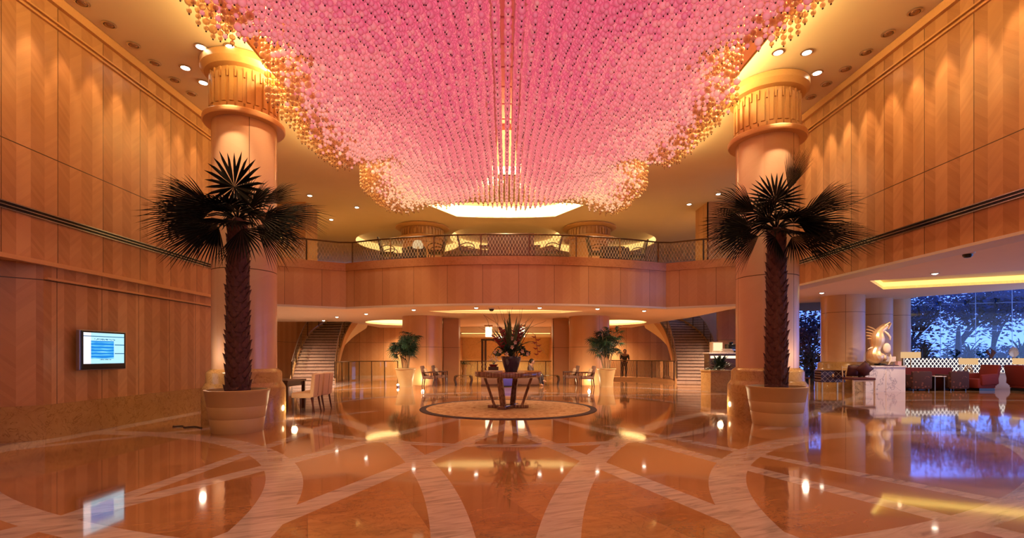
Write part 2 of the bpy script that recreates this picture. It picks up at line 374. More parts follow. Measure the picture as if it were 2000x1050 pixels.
def plate(name, outer, holes, z, mat, thick=.15, up=True):
    """horizontal slab with holes; visible face at z."""
    vs_ = [Vector(p) for p in outer]; fc = [list(range(len(outer)))]; loops = [list(range(len(outer)))]
    for h in holes:
        b = len(vs_); vs_ += [Vector(p) for p in h]; loops.append(list(range(b, b + len(h))))
    edges = [(l[i], l[(i + 1) % len(l)]) for l in loops for i in range(len(l))]
    V_, E_, Fc, _, _, _ = delaunay_2d_cdt(vs_, edges, [], 0, 1e-5)
    def inside(p, poly):
        c = False; j = len(poly) - 1
        for i in range(len(poly)):
            a, b = poly[i], poly[j]
            if (a[1] > p.y) != (b[1] > p.y) and p.x < (b[0] - a[0]) * (p.y - a[1]) / (b[1] - a[1]) + a[0]: c = not c
            j = i
        return c
    mb = MB(); z2 = z + (thick if up else -thick); keep = []
    for f in Fc:
        c = sum((V_[i] for i in f), Vector((0, 0))) / len(f)
        if inside(c, outer) and not any(inside(c, h) for h in holes): keep.append(tuple(f))
    n = len(V_)
    mb.add([(v.x, v.y, z) for v in V_] + [(v.x, v.y, z2) for v in V_], keep + [tuple(i + n for i in f)[::-1] for f in keep])
    for l in [outer] + holes:
        m = len(l); mb.add([(p[0], p[1], z) for p in l] + [(p[0], p[1], z2) for p in l], [(i, (i + 1) % m, m + (i + 1) % m, m + i) for i in range(m)])
    return struct(mb.build(name, mat))
def circ(cx, cy_, r, n=40): return [(cx + r * math.cos(2 * pi * k / n), cy_ + r * math.sin(2 * pi * k / n)) for k in range(n)]
def arc(cx, cy_, r, a0, a1, n): return [(cx + r * math.cos(a0 + (a1 - a0) * k / n), cy_ + r * math.sin(a0 + (a1 - a0) * k / n)) for k in range(n + 1)]

# floor with the outdoor garden beyond
mb = MB(); mb.box((3, 17, -.1), (36, 46, .2)); struct(mb.build('floor', m_floor))
WX = 7.62
# left wall
wall('wall_left', [(-WX, -4), (-WX, 14.6)], 2.95, CEIL, m_wall, .5, u0=-12.18 + .0, side=-1)
lowpts = [(-8.6, -4), (-8.6, 5.2), (-8.2, 7.35), (-WX, 7.93), (-WX, 14.6)]
wall('wall_left_lower', lowpts, .57, 2.95, m_wall_low, .5, u0=0, side=-1)
wall('baseboard_left', [(p[0] + (.03 if i != 3 else .035), p[1] - (.0 if i != 3 else .012)) for i, p in enumerate(lowpts)], 0, .57, m_gold_marble, .5, side=-1)
mb = MB()
mb.box((-WX + .03, 5.3, 2.90), (.1, 18.6, .07)); mb.box((-WX + .02, 11.3, 2.66), (.06, 6.7, .035))
mb.box((-8.2, 5.5, 2.92), (1.2, 19, .05))
struct(mb.build('trim_1', m_trimwood))
for k, sx in enumerate((-1, 1)):
    mb = MB(); xx = sx * (WX - .02 if sx < 0 else 7.53)
    mb.box((xx, 5.3, 7.36), (.12, 18.6, .16)); mb.box((xx, 5.3, 7.0), (.06, 18.6, .03)); mb.box((xx, 5.3, 6.92), (.05, 18.6, .03))
    struct(mb.build('trim_%d' % (k + 2), m_trimwood))
# linear air slot on each long wall
for k, (xx, y1, zz) in enumerate(((-WX, 14.6, 3.68), (7.55, 15.6, 3.76))):
    sx = 1 if xx < 0 else -1; L = y1 + 4
    t = thing('air_slot', ('long twin-slot linear air grille low on the left panelled wall', 'long twin-slot linear air grille low on the right panelled wall')[k], 'air vent', (xx, y1 - L / 2, zz))
    mb = MB()
    for dz in (-.055, 0, .055): mb.box((sx * .012, 0, dz), (.03, L, .016))
    mb.build('frame', m_chrome, t)
    mb = MB(); mb.box((sx * .003, 0, 0), (.012, L, .10)); mb.build('slot', m_black, t)
# right wall (upper only), open to the lounge below
wall('wall_right', [(7.55, 15.6), (7.55, -4)], LOW, CEIL, m_wall, .4, u0=.45, side=-1)
mb = MB(); mb.box((7.76, 5.8, LOW - .02), (.46, 19.6, .05)); struct(mb.build('trim_4', m_white))
# wall behind the camera and outer enclosure
wall('wall_front', [(22, -4), (-9.5, -4)], 0, CEIL, m_rear, .2, side=-1)
wall('wall_left_outer', [(-14, 14.6), (-14, 33)], 0, CEIL, m_rear, .2, side=-1)
wall('wall_left_return', [(-WX - .5, 14.6), (-14.1, 14.6)], 0, CEIL, m_rear, .2, side=-1)
# main ceiling
cof = [(-4.95, .8), (4.95, .8), (4.95, 10.2), (4.4, 14.6), (4.2, 16.3), (-4.2, 16.3), (-4.4, 14.6), (-4.95, 10.2)]
lens = arc(0, 32.2, 12.9, math.radians(255.5), math.radians(284.5), 20) + arc(0, 10.7, 10.1, math.radians(72), math.radians(108), 20)
lens = [(-3.15, 19.5)] + arc(0, 40.1, 21.0, -pi / 2 - .148, -pi / 2 + .148, 16)[1:-1] + [(3.15, 19.5)] + arc(0, 9.6, 11.7, pi / 2 - .185, pi / 2 + .185, 16)
up_rings = [(0, 25.2, 2.9), (-5.3, 26.2, 2.75), (5.3, 26.2, 2.75)]
plate('ceiling', [(-14.2, -4.2), (22, -4.2), (22, 36), (-14.2, 36)], [cof, lens] + [circ(*c) for c in up_rings], CEIL, m_ceil, .04)
mb = MB(); n = len(cof)
mb.add([(p[0], p[1], CEIL) for p in cof] + [(p[0], p[1], 9.2) for p in cof], [(i, (i + 1) % n, n + (i + 1) % n, n + i) for i in range(n)])
mb.prism(cof, 9.2, 9.3); struct(mb.build('ceiling_coffer', m_ceil_pink))
# light trough boards hung inside the coffer
for k, sx in enumerate((-1, 1)):
    mb = MB(); mb.box((sx * 4.68, 5.6, 7.42), (.05, 9.4, .72)); mb.box((sx * 4.42, 12.4, 7.42), (.05, 4.4, .72), rz=sx * .125)
    struct(mb.build('trim_%d' % (k + 5), plain('cove_board', (.75, .48, .15), .5)))
    mb = MB(); mb.box((sx * 4.74, 5.6, 7.2), (.04, 9.4, .05)); mb.box((sx * 4.50, 12.4, 7.2), (.04, 4.4, .05), rz=sx * .125)
    struct(mb.build('trim_%d' % (k + 7), m_cove))
mb = MB(); mb.box((0, 16.22, 8.35), (6.6, .05, 1.2)); struct(mb.build('trim_9', m_cove_soft))
# recessed glowing coves
def recess(name, poly, z, h, mside, mtop, strip=None):
    mb = MB(); n = len(poly)
    mb.add([(p[0], p[1], z) for p in poly] + [(p[0], p[1], z + h) for p in poly], [(i, (i + 1) % n, n + (i + 1) % n, n + i) for i in range(n)], 0)
    mb.prism(poly, z + h, z + h + .03, 1)
    return struct(mb.build(name, [mside, mtop]))
recess('ceiling_cove', lens, CEIL, .5, emit('cove_rear', (1, .74, .30), 4.5), plain('cove_top', (.9, .75, .5), .6))
for c in up_rings: recess('ceiling_cove', circ(*c), CEIL, .38, m_cove_soft, m_ceil)
# mezzanine: fascia, kerb, slab
def fascia_path(off=0.0):
    R = 14.2 - off; a = math.asin(6.15 / 14.2)
    mid = [(R * math.sin(t), 31.3 - R * math.cos(t)) for t in np.linspace(-a, a, 33)]
    return [(-12, 15.4 + off), ] + mid + [(8.9, 17.05 + off), ] 
fp = fascia_path()
wall('wall_balcony', fp, LOW, 4.6, m_fascia, .15, u0=0.35, side=-1)
kp = [(p[0], p[1] - .04) for p in fp]
wall('trim_10', kp, 4.6, 4.9, m_kerb_marble, .3, side=-1)
wall('trim_11', kp, LOW - .05, LOW + .02, m_white, .3, side=-1)
slab = [(-14, 17.0)] + [(p[0], p[1] + .1) for p in fp] + [(20, 19), (20, 23), (8.0, 23), (8.0, 26.4), (7.0, 34), (-7.0, 34), (-8.0, 26.4), (-14, 26.4)]
plate('floor_mezzanine', slab, [], MEZ, m_cream, .2, False)
low_rings = [(-5.4, 27.4, 2.5), (5.4, 27.4, 2.5)]
lens2 = [(-3.2, 19.95), (-1.6, 19.5), (0, 19.35), (1.6, 19.5), (3.2, 19.95), (2.4, 20.9), (0, 21.1), (-2.4, 20.9)]
lowc = [(-14, 14.6), (-7.7, 14.6)] + [(p[0], p[1] + .02) for p in fp[1:]] + [(9.0, 17.05), (9.0, 23.5), (8.0, 26.4), (8.0, 40), (-8.0, 40), (-8.0, 26.4), (-14, 26.4)]
lowc = [(-14, 15.4)] + [(p[0], p[1] + .05) for p in fp] + [(9.0, 23.5), (8.6, 26.4), (8.2, 40), (-8.2, 40), (-8.6, 26.4), (-14, 26.4)]
plate('ceiling_lower', lowc, [lens2] + [circ(*c) for c in low_rings], LOW, m_ceil, .1)
recess('ceiling_cove', lens2, LOW, .3, m_cove_soft, m_ceil)
for c in low_rings: recess('ceiling_cove', circ(*c), LOW, .32, m_cove, m_cream)
# rear walls
wall('wall_rear_lower', [(14.5, 32.5), (3.4, 32.5)], 0, LOW + 2.2, m_rear, .2, side=-1)
wall('wall_rear_lower', [(-3.4, 32.5), (-14.2, 32.5)], 0, LOW + 2.2, m_rear, .2, side=-1)
m_gilt = marble('gold_leaf_wall', (.62, .40, .12), (.85, .62, .26), (.45, .2, .06), 1.0, .4, .6)
wall('wall_rear_hall', [(5, 38), (-5, 38)], 0, LOW, m_gilt, .2, side=-1)
wall('wall_hall_left', [(-3.4, 32.5), (-3.4, 38)], 0, LOW, m_rear, .2, side=-1); wall('wall_hall_right', [(3.4, 38), (3.4, 32.5)], 0, LOW, m_rear, .2, side=-1)
mb = MB(); mb.box((0, 31.5, 3.02), (6.6, .5, .34)); mb.box((0, 35, 2.75), (6.6, .4, .2)); struct(mb.build('trim_12', m_cream))
mb = MB(); mb.box((0, 34.7, 2.92), (6.4, .1, .06)); struct(mb.build('trim_13', m_cove_soft))
wall('wall_rear_upper', [(20, 34), (-14.2, 34)], MEZ, CEIL, m_rear, .2, side=-1)
wall('wall_right_rear', [(14.6, 26.5), (11.6, 26.5)], 0, CEIL, m_rear, .2, side=-1)
# dark doorway in the rear hall
mb = MB(); mb.box((-.6, 37.9, 1.25), (2.3, .12, 2.5)); struct(mb.build('door_1', plain('dark_doorway', (.02, .012, .01), .2)))
mb = MB()
for xx in (-1.85, -1.6, .62): mb.box((xx, 37.85, 1.25), (.16, .16, 2.6))
mb.box((-.6, 37.85, 2.56), (2.7, .16, .14)); struct(mb.build('trim_14', m_darkwood))
# lounge ceiling and windows on the right
lc = [(7.6, -4.2), (27, -4.2), (27, 11.0), (23.4, 12.4), (19.3, 17.9), (17.5, 20.3), (17.5, 27), (9.0, 27), (9.0, 15.6), (7.6, 15.6)]
plate('ceiling_window_bay', [(17.3, 24), (17.3, 20.1), (19.2, 17.7), (23.2, 12.2), (27, 10.8), (34, 10.8), (34, 24)], [], 4.7, m_ceil, .1)
wall('trim_15', [(27, 11.0), (23.4, 12.4), (19.3, 17.9), (17.5, 20.3), (17.5, 24)], LNG, 4.7, m_ceil, .1)
slot = [(12.1, 16.0), (15.1, 14.0), (19.2, 11.4), (20.4, 14.5), (17.7, 16.4), (14.2, 18.1)]
plate('ceiling_lounge', lc, [slot], LNG, m_ceil, .1)
recess('ceiling_cove', slot, LNG, .26, emit('cove_lounge', (1, .66, .16), 1.9), plain('cove_lounge_top', (.9, .7, .3), .6))
win = [(29.0, 11.0), (26.5, 20.4), (17.9, 23.4)]
wl = [(14.9, 22.4), (12.2, 24.2)]
def glazing(name, a, b, nx, z0, z1, hbars, extra=None):
    a, b = Vector(a), Vector(b); L = (b - a).length; ang = math.atan2(b.y - a.y, b.x - a.x)
    t = struct(MBquad(name, a, b, z0, z1))
    fr = MB(); c = (a + b) / 2
    for k in range(nx + 1):
        p = a + (b - a) * k / nx; fr.box((p.x, p.y, (z0 + z1) / 2), (.014, .02, z1 - z0), rz=ang)
    for z in hbars: fr.box((c.x, c.y, z), (L, .02, .016), rz=ang)
    fr.build('frame', m_chrome, t)
    return t
def MBquad(name, a, b, z0, z1):
    mb = MB(); d = (b - a).normalized(); nrm = Vector((-d.y, d.x)) * .012; L = (b - a).length
    mb.prism([tuple(a - nrm), tuple(b - nrm), tuple(b + nrm), tuple(a + nrm)], z0, z1)
    return mb.build(name, m_window)
glazing('window_1', win[0], win[1], 7, .0, 4.7, (3.75,))
glazing('window_2', win[1], win[2], 7, .0, 4.7, (3.75, 2.5))
glazing('window_3', wl[0], wl[1], 2, .0, LNG, (3.3,))
mb = MB(); d = Vector((-2.1, 2.7)).normalized()
for k, (px, py) in enumerate(((1835, 592), (1890, 590), (1950, 586))):
    Yk = 22.8 - (px - 1800) * .0058; q = P(px, py, Yk - .12)
    t = thing('glass_clamp', 'black spider clamp on the tall window, %s of three' % ('leftmost', 'middle one', 'rightmost')[k], 'window fitting', q, group='window glass clamps')
    b1 = MB(); b1.rbox((0, 0, 0), (.13, .06, .13), .03); b1.build('hub', m_black, t)
    b2 = MB()
    for sx in (-1, 1):
        for sz in (-1, 1): b2.tube([(0, 0, 0), (sx * .11, .03, sz * .11)], .018, 6)
    b2.build('arm', m_black, t)
# dark lounge carpet edge
# upper pier on the left and right of the mezzanine
mb = MB()
def pier(name, x0, x1, y0, y1, z0, z1, mat=None):
    o = wall(name, [(x0, y0), (x1, y0), (x1, y1), (x0, y1), (x0, y0)], z0, z1, mat or m_rear, .04, side=-1); return o
pier('wall_pier_left', -9.4, -7.95, 19.1, 20.3, MEZ, CEIL); pier('wall_pier_right', 8.0, 9.4, 19.1, 20.3, MEZ, CEIL)
# ---------------------------------------------------------------- columns
m_ringmetal = plain('capital_ring', (.66, .36, .15), .3)
def column(label, x, y, R, z0, z1, base=True, cap=True, mat=None, cname='column', group=None, teeth=26):
    t = thing(cname, label, 'column', (x, y, z0), group=group); H = z1 - z0
    zb = 1.1 if base else 0
    zc = H - 1.25 if cap == 1 else (H - .62 if cap == 2 else H)
    k = 1.0 if cap == 1 else .5
    mb = MB(); mb.lathe([(R, zb - .02), (R, zc + .05)], (0, 0, 0), 64, uv=True); mb.build('shaft', mat or m_shaft, t, True)
    if base:
        mb = MB()
        mb.lathe([(0, 0), (R * 1.28, 0), (R * 1.28, .70), (R * 1.25, .74), (R * 1.19, .80), (R * 1.16, .83), (R * 1.16, 1.02), (R * 1.13, 1.05), (R * 1.03, 1.1), (R * .98, 1.11)], n=64)
        mb.build('base', m_gold_marble, t, True)
    if cap:
        mb = MB(); mb.lathe([(R, zc), (R * 1.24, zc), (R * 1.27, zc + .03 * k), (R * 1.27, zc + .09 * k), (R * 1.23, zc + .12 * k), (R, zc + .14 * k)], n=64); mb.build('lower_ring', m_ringmetal, t, True)
        mb = MB(); mb.lathe([(R * 1.0, zc + .1 * k), (R * 1.0, H)], n=64); mb.build('neck', m_capwood, t, True)
        mb = MB()
        for i in range(teeth):
            a = 2 * pi * i / teeth; ca, sa = math.cos(a), math.sin(a); wdt = 2 * pi * R / teeth * .5
            r = R * 1.03; mb.box((r * ca, r * sa, zc + .58 * k), (.05, wdt, .62 * k), rz=a)
            mb.box((r * ca, r * sa, zc + .2 * k), (.05, wdt * 1.7, .09 * k), rz=a)
            a2 = a + pi / teeth; mb.box((r * math.cos(a2), r * math.sin(a2), zc + .86 * k), (.05, wdt * .35, .2 * k), rz=a2)
        mb.build('flutes', m_capwood, t)
        mb = MB(); mb.lathe([(R, zc + .98 * k), (R * 1.2, zc + 1.0 * k), (R * 1.33, zc + 1.1 * k), (R * 1.33, H - .02), (R, H)], n=64); mb.build('top_ring', m_capwood, t, True)
    return t
CL = (-5.55, 10.24); CR = (5.96, 11.0)
column('tall panelled column behind the left potted palm', *CL, .62, 0, CEIL)
column('tall panelled column behind the right potted palm', *CR, .64, 0, CEIL)
for sx, s in ((-1, 'left'), (1, 'right')):
    column('squat fluted upper column behind the glass balcony rail, %s of the two' % s, sx * 3.98, 23.0, .95, MEZ, CEIL, False, 2, m_shaft_low, teeth=36)
    column('broad pale round column under the balcony beside the %s potted plant' % s, sx * 3.98, 23.0, .95, 0, LOW, False, 0, m_shaft_low)
    t = thing('pilaster', 'square wooden pilaster beyond the %s round column under the balcony' % s, 'pilaster', (sx * 2.75, 24.4, 0))
    wall('shaft', [(-.4, -.4), (.4, -.4), (.4, .4), (-.4, .4), (-.4, -.4)], 0, LOW - .01, m_shaft_low, .03, side=-1, parent=t)
column('lounge column beside the patterned chest, nearest of three', 14.2, 20.3, .78, 0, LNG, True, 0)
column('lounge column behind the gilded sculpture, middle of three', 16.35, 21.3, .62, 0, LNG, True, 0)
column('lounge column next to the tall window, farthest of three', 17.62, 21.8, .56, 0, LNG, True, 0)
# warm accent on the front column shafts
for (cx, cy_), sx in ((CL, -1), (CR, 1)):
    lamp('SPOT', 'column_spot', (cx + .25 * (-sx), cy_ - 1.25, CEIL - .1), 620, (1, .70, .42), (cx, cy_ - .55, 4.6), spot_size=math.radians(30), spot_blend=.8, shadow_soft_size=.05)
    lamp('SPOT', 'column_spot', (cx + 1.5 * (-sx), cy_ - 1.0, CEIL - .1), 220, (1, .66, .36), (cx, cy_ - .2, 4.6), spot_size=math.radians(34), spot_blend=.8, shadow_soft_size=.05)
    lamp('POINT', 'column_uplight', (cx + .9 * (-sx), cy_ + .35, .25), 14, (1, .70, .38), shadow_soft_size=.06)
    lamp('POINT', 'column_ring_light', (cx + .3 * sx, cy_ - .95, 1.36), 9, (1, .72, .5), shadow_soft_size=.05)

# ---------------------------------------------------------------- recessed ceiling lights
def make_light(lit):
    t = thing('ceiling_light', '', 'ceiling light')
    mb = MB(); mb.lathe([(.115, .0), (.115, -.012), (.085, -.02), (.08, .0), (.08, .02)], n=20); mb.build('trim_ring', m_chrome, t, True)
    mb = MB(); mb.lathe([(0, -.045), (.04, -.038), (.07, -.02), (.078, .0)], n=20); mb.build('lens', m_lit if lit else m_off, t)
    return t
L_on = make_light(True); L_off = make_light(False); used = set()
def ceiling_light(px, py, z, lit, label, group):
    Y = (z - EYE) * F / (H0 - py); x = (px - X0) / F * Y
    src = L_on if lit else L_off
    if src.name not in used: o = src; used.add(src.name)
    else: o = copy_tree(src)
    o.location = (x, Y, z - .004); o['label'] = label; o['group'] = group
    return o
ordn = ['nearest', 'second', 'third', 'fourth', 'fifth', 'farthest']
for k, (a, b) in enumerate(((160, 4), (213, 47), (261, 87), (302, 122), (341, 155), (374, 182))):
    ceiling_light(a, b, CEIL, False, 'unlit round downlight beside the left wall, %s of the row of six' % ordn[k], 'unlit downlights along the left wall')
for k, (a, b) in enumerate(((1787, 22), (1735, 64), (1692, 101), (1651, 134), (1614, 163), (1584, 189))):
    ceiling_light(a, b, CEIL, False, 'unlit round downlight beside the right wall, %s of the row of six' % ordn[k], 'unlit downlights along the right wall')
qn = ['upper left', 'upper right', 'middle', 'lowest']
for k, (a, b) in enumerate(((392, 90), (450, 90), (362, 131), (397, 160))):
    ceiling_light(a, b, CEIL, True, 'bright white downlight around the left tall column, %s of four' % qn[k], 'lit downlights around the left column')
for k, (a, b) in enumerate(((1520, 101), (1576, 101), (1596, 141), (1566, 168))):
    ceiling_light(a, b, CEIL, True, 'bright white downlight around the right tall column, %s of four' % qn[k], 'lit downlights around the right column')
for a, b, s in ((605, 381, 'upper left'), (697, 404, 'rightmost'), (647, 428, 'lowest')):
    ceiling_light(a, b, CEIL, True, 'small lit spot in the high ceiling left of the chandelier, %s of three' % s, 'lit spots left of the chandelier')
for a, b, s in ((1346, 398, 'left'), (1403, 378, 'right')):
    ceiling_light(a, b, CEIL, True, 'small lit spot in the high ceiling right of the chandelier, %s of two' % s, 'lit spots right of the chandelier')
nm = ['leftmost', 'second from left', 'third from left', 'fourth from left', 'fifth from left', 'sixth from left', 'seventh from left', 'rightmost']
for k, (a, b) in enumerate(((632, 625), (658, 618), (715, 612), (808, 604), (930, 600), (1054, 600), (1167, 602), (1258, 606))):
    ceiling_light(a, b, LOW, True, 'lit spot in the low ceiling under the balcony, %s' % nm[k], 'lit spots under the balcony')
ceiling_light(1605, 571, LNG, True, 'lit spot in the lounge ceiling above the patterned chest', 'lit spots in the lounge ceiling')
ceiling_light(1826, 533, LNG, True, 'lit spot in the lounge ceiling before the glowing slot', 'lit spots in the lounge ceiling')
# dome cameras
for px, py, z, lb in ((960, 601, LOW, 'black dome camera under the balcony above the flowers'), (1890, 493, LNG, 'black dome camera on the lounge ceiling at the right')):
    Y = (z - EYE) * F / (H0 - py); t = thing('dome_camera', lb, 'security camera', ((px - X0) / F * Y, Y, z))
    mb = MB(); mb.lathe([(0, -.001), (.14, -.001), (.14, -.03), (.12, -.04), (0, -.04)], n=20); mb.build('housing', m_white, t, True)
    mb = MB(); mb.lathe([(.10, -.03), (.095, -.08), (.06, -.12), (0, -.13)], n=20); mb.build('dome', m_black, t, True)

# ---------------------------------------------------------------- chandelier
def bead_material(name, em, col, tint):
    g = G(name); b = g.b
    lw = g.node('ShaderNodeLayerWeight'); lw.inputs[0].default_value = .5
    c = g.ramp(lw.outputs['Facing'], [(0, tuple(min(1, x * 1.15 + .10) for x in col)), (.30, col), (.75, tuple(x * .42 for x in col)), (1, tuple(x * .55 for x in col))])  # glow painted brighter at the bead centre, darker towards its rim
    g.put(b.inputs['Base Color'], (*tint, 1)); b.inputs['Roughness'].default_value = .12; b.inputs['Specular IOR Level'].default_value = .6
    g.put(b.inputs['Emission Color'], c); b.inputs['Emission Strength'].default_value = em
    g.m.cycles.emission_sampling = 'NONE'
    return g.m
m_bead_deep = bead_material('magenta_glow_bead', .64, (.66, .09, .17), (.55, .30, .34))  # LED light colours painted into the beads, one tone per material
m_bead = bead_material('rose_glow_bead', .57, (.88, .19, .22), (.6, .42, .42))
m_bead_salmon = bead_material('salmon_glow_bead', .60, (1.0, .33, .28), (.66, .5, .46))
m_bead_peach = bead_material('peach_glow_bead', .66, (1.0, .52, .30), (.7, .58, .45))
g = G('clear_glass_bead')
tr = g.node('ShaderNodeBsdfTransparent'); tr.inputs[0].default_value = (1, .88, .68, 1)
g.fin((.95, .72, .42), .06, .8); mx = g.node('ShaderNodeMixShader')
lw = g.node('ShaderNodeLayerWeight'); lw.inputs[0].default_value = .45
g.nt.links.new(g.M('MINIMUM', g.M('MULTIPLY_ADD', lw.outputs['Facing'], .8, .34), 1.0), mx.inputs[0])
g.nt.links.new(tr.outputs[0], mx.inputs[1]); g.nt.links.new(g.b.outputs[0], mx.inputs[2]); g.nt.links.new(mx.outputs[0], g.out.inputs[0])
m_bead_clear = g.m
m_wire = plain('strand_wire', (.55, .30, .26), .5); m_tip = plain('bead_tip', (.05, .02, .015), .4)
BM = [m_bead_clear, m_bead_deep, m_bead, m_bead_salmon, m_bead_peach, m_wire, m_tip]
XE = 3.75; SP = .158
yk = [4.3, 5.53, 6.36, 6.68, 6.94, 7.25, 7.5, 7.6, 8.24, 9.08, 10.75, 11.3, 11.83, 12.2, 12.55, 14.5, 16.5]
zk = [5.35, 5.41, 5.49, 5.96, 6.29, 6.3, 5.9, 5.43, 5.36, 5.33, 5.56, 6.1, 6.65, 6.4, 5.70, 5.85, 6.10]
def zbot(x, y):
    ze = np.interp(y, yk, zk); zi = 5.33 + (y - 5) * .094
    a = abs(x); wgt = min(1, max(0, (a - 2.5) / (XE - 2.7))); wgt = wgt * wgt * (3 - 2 * wgt)
    wv = .08 * math.sin(x * 2.1 + y * .6) + .06 * math.sin(y * 1.9 + a)
    return zi * (1 - wgt) + ze * wgt + wv * (1 - wgt * .7) + random.uniform(-.05, .05)
strands = []
for k in range(-24, 25):
    x = .026 + k * SP
    if abs(x) > XE + .08: continue
    for j in range(78):
        y = 4.3 + j * SP
        # the outer edge scallops in and out between the lobes
        lim = XE
        if 6.75 < y < 7.45: lim = XE - .35
        if 11.2 < y < 12.45: lim = XE - .5
        if y > 15.7: lim = XE - (y - 15.7) * .8
        if abs(x) > lim + .04: continue
        rear = 16.45 - .25 * math.cos(x * 5.0) * .5 - (0.35 if abs(x) < 1.9 and abs(x) > 1.0 else 0)
        if y > rear: continue
        edge = (abs(x) > lim - SP * 1.2) or y < 4.5
        strands.append((x, y + random.uniform(-.012, .012), zbot(x, y), edge, lim))
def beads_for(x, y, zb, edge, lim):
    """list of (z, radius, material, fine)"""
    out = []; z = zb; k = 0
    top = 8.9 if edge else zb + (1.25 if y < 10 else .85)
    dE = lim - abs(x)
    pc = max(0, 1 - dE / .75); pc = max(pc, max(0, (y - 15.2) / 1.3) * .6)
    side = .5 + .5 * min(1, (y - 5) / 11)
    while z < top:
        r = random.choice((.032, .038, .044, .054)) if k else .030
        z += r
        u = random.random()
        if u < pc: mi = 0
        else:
            lv = 1.0 + max(0, min(1, (y - 5.5) / 9.5)) * 1.7 + max(0, 1 - dE / 2.4) * 1.5 + max(0, (y - 14) / 3) * .8 + (abs(x) < .5) * .2  # LED colour shift across the field painted by choosing the bead tone
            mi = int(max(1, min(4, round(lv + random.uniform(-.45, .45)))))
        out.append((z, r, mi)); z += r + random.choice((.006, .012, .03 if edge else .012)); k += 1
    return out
ch = thing('chandelier', 'vast pink glass bead chandelier of hanging strands filling the high ceiling', 'chandelier', (0, 0, 0))
mb = MB()
for k in range(-24, 25): mb.box((.026 + k * SP, 10.4, 9.02), (.02, 12.4, .03))
for j in range(0, 78, 6): mb.box((0, 4.3 + j * SP, 9.06), (7.7, .03, .04))
for sx in (-1, 1): mb.box((sx * 3.9, 10.4, 9.1), (.06, 12.5, .1))
mb.build('mounting_grid', plain('grid_metal', (.5, .2, .22), .5), ch)
# 100 strands that show largest: the near and side edges
def score(s):
    x, y, zb, e, lim = s
    px = X0 + x / y * F; py = H0 - (zb - EYE) / y * F
    return (1 if (e and abs(x) > 2.5) else .35) / y if (0 < px < 2000 and py > 2) else 0
order = sorted(range(len(strands)), key=lambda i: -score(strands[i])); single = set(order[:100])
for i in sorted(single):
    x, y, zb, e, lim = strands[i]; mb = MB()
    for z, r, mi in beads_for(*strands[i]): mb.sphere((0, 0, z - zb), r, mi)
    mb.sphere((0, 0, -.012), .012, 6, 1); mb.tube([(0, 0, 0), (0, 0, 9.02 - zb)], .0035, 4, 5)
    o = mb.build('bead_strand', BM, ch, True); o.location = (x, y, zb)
# all the others as one mesh
V1, F1 = (np.array(a) for a in ICO[1]); V2, F2 = (np.array(a) for a in ICO[2])
fine, coarse = [], []; tips = []
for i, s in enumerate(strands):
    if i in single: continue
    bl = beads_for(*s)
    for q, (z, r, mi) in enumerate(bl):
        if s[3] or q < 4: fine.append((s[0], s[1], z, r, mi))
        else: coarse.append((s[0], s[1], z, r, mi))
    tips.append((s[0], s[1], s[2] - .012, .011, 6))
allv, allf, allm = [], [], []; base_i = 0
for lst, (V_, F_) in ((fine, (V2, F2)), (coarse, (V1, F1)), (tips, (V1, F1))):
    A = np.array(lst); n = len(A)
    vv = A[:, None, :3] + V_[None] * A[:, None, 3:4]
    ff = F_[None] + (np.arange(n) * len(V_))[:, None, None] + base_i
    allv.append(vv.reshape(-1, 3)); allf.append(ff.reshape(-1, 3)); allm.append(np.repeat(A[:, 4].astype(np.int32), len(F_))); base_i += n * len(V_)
# wires as thin three-sided rods
wv, wf = [], []
for i, s in enumerate(strands):
    if i in single: continue
    for k in range(3):
        a = 2 * pi * k / 3
        for z in (s[2], 9.02): wv.append((s[0] + .0035 * math.cos(a), s[1] + .0035 * math.sin(a), z))
    b0 = len(wv) - 6 + base_i
    for k in range(3):
        a, b = b0 + 2 * k, b0 + 2 * ((k + 1) % 3); wf += [(a, b, b + 1), (a, b + 1, a + 1)]
allv.append(np.array(wv)); allf.append(np.array(wf)); allm.append(np.full(len(wf), 5, np.int32))
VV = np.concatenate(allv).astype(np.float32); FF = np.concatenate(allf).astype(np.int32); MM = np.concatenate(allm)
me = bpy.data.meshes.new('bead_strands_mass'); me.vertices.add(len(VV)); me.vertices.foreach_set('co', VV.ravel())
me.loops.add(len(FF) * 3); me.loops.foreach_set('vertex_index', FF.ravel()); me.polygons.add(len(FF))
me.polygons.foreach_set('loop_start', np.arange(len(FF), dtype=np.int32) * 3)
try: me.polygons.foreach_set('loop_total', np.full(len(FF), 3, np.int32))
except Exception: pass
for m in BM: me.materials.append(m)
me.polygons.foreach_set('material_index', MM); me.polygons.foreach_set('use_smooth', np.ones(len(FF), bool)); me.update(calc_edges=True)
o = bpy.data.objects.new('bead_strand_mass', me); COL.objects.link(o); o.parent = ch; o['kind'] = 'stuff'
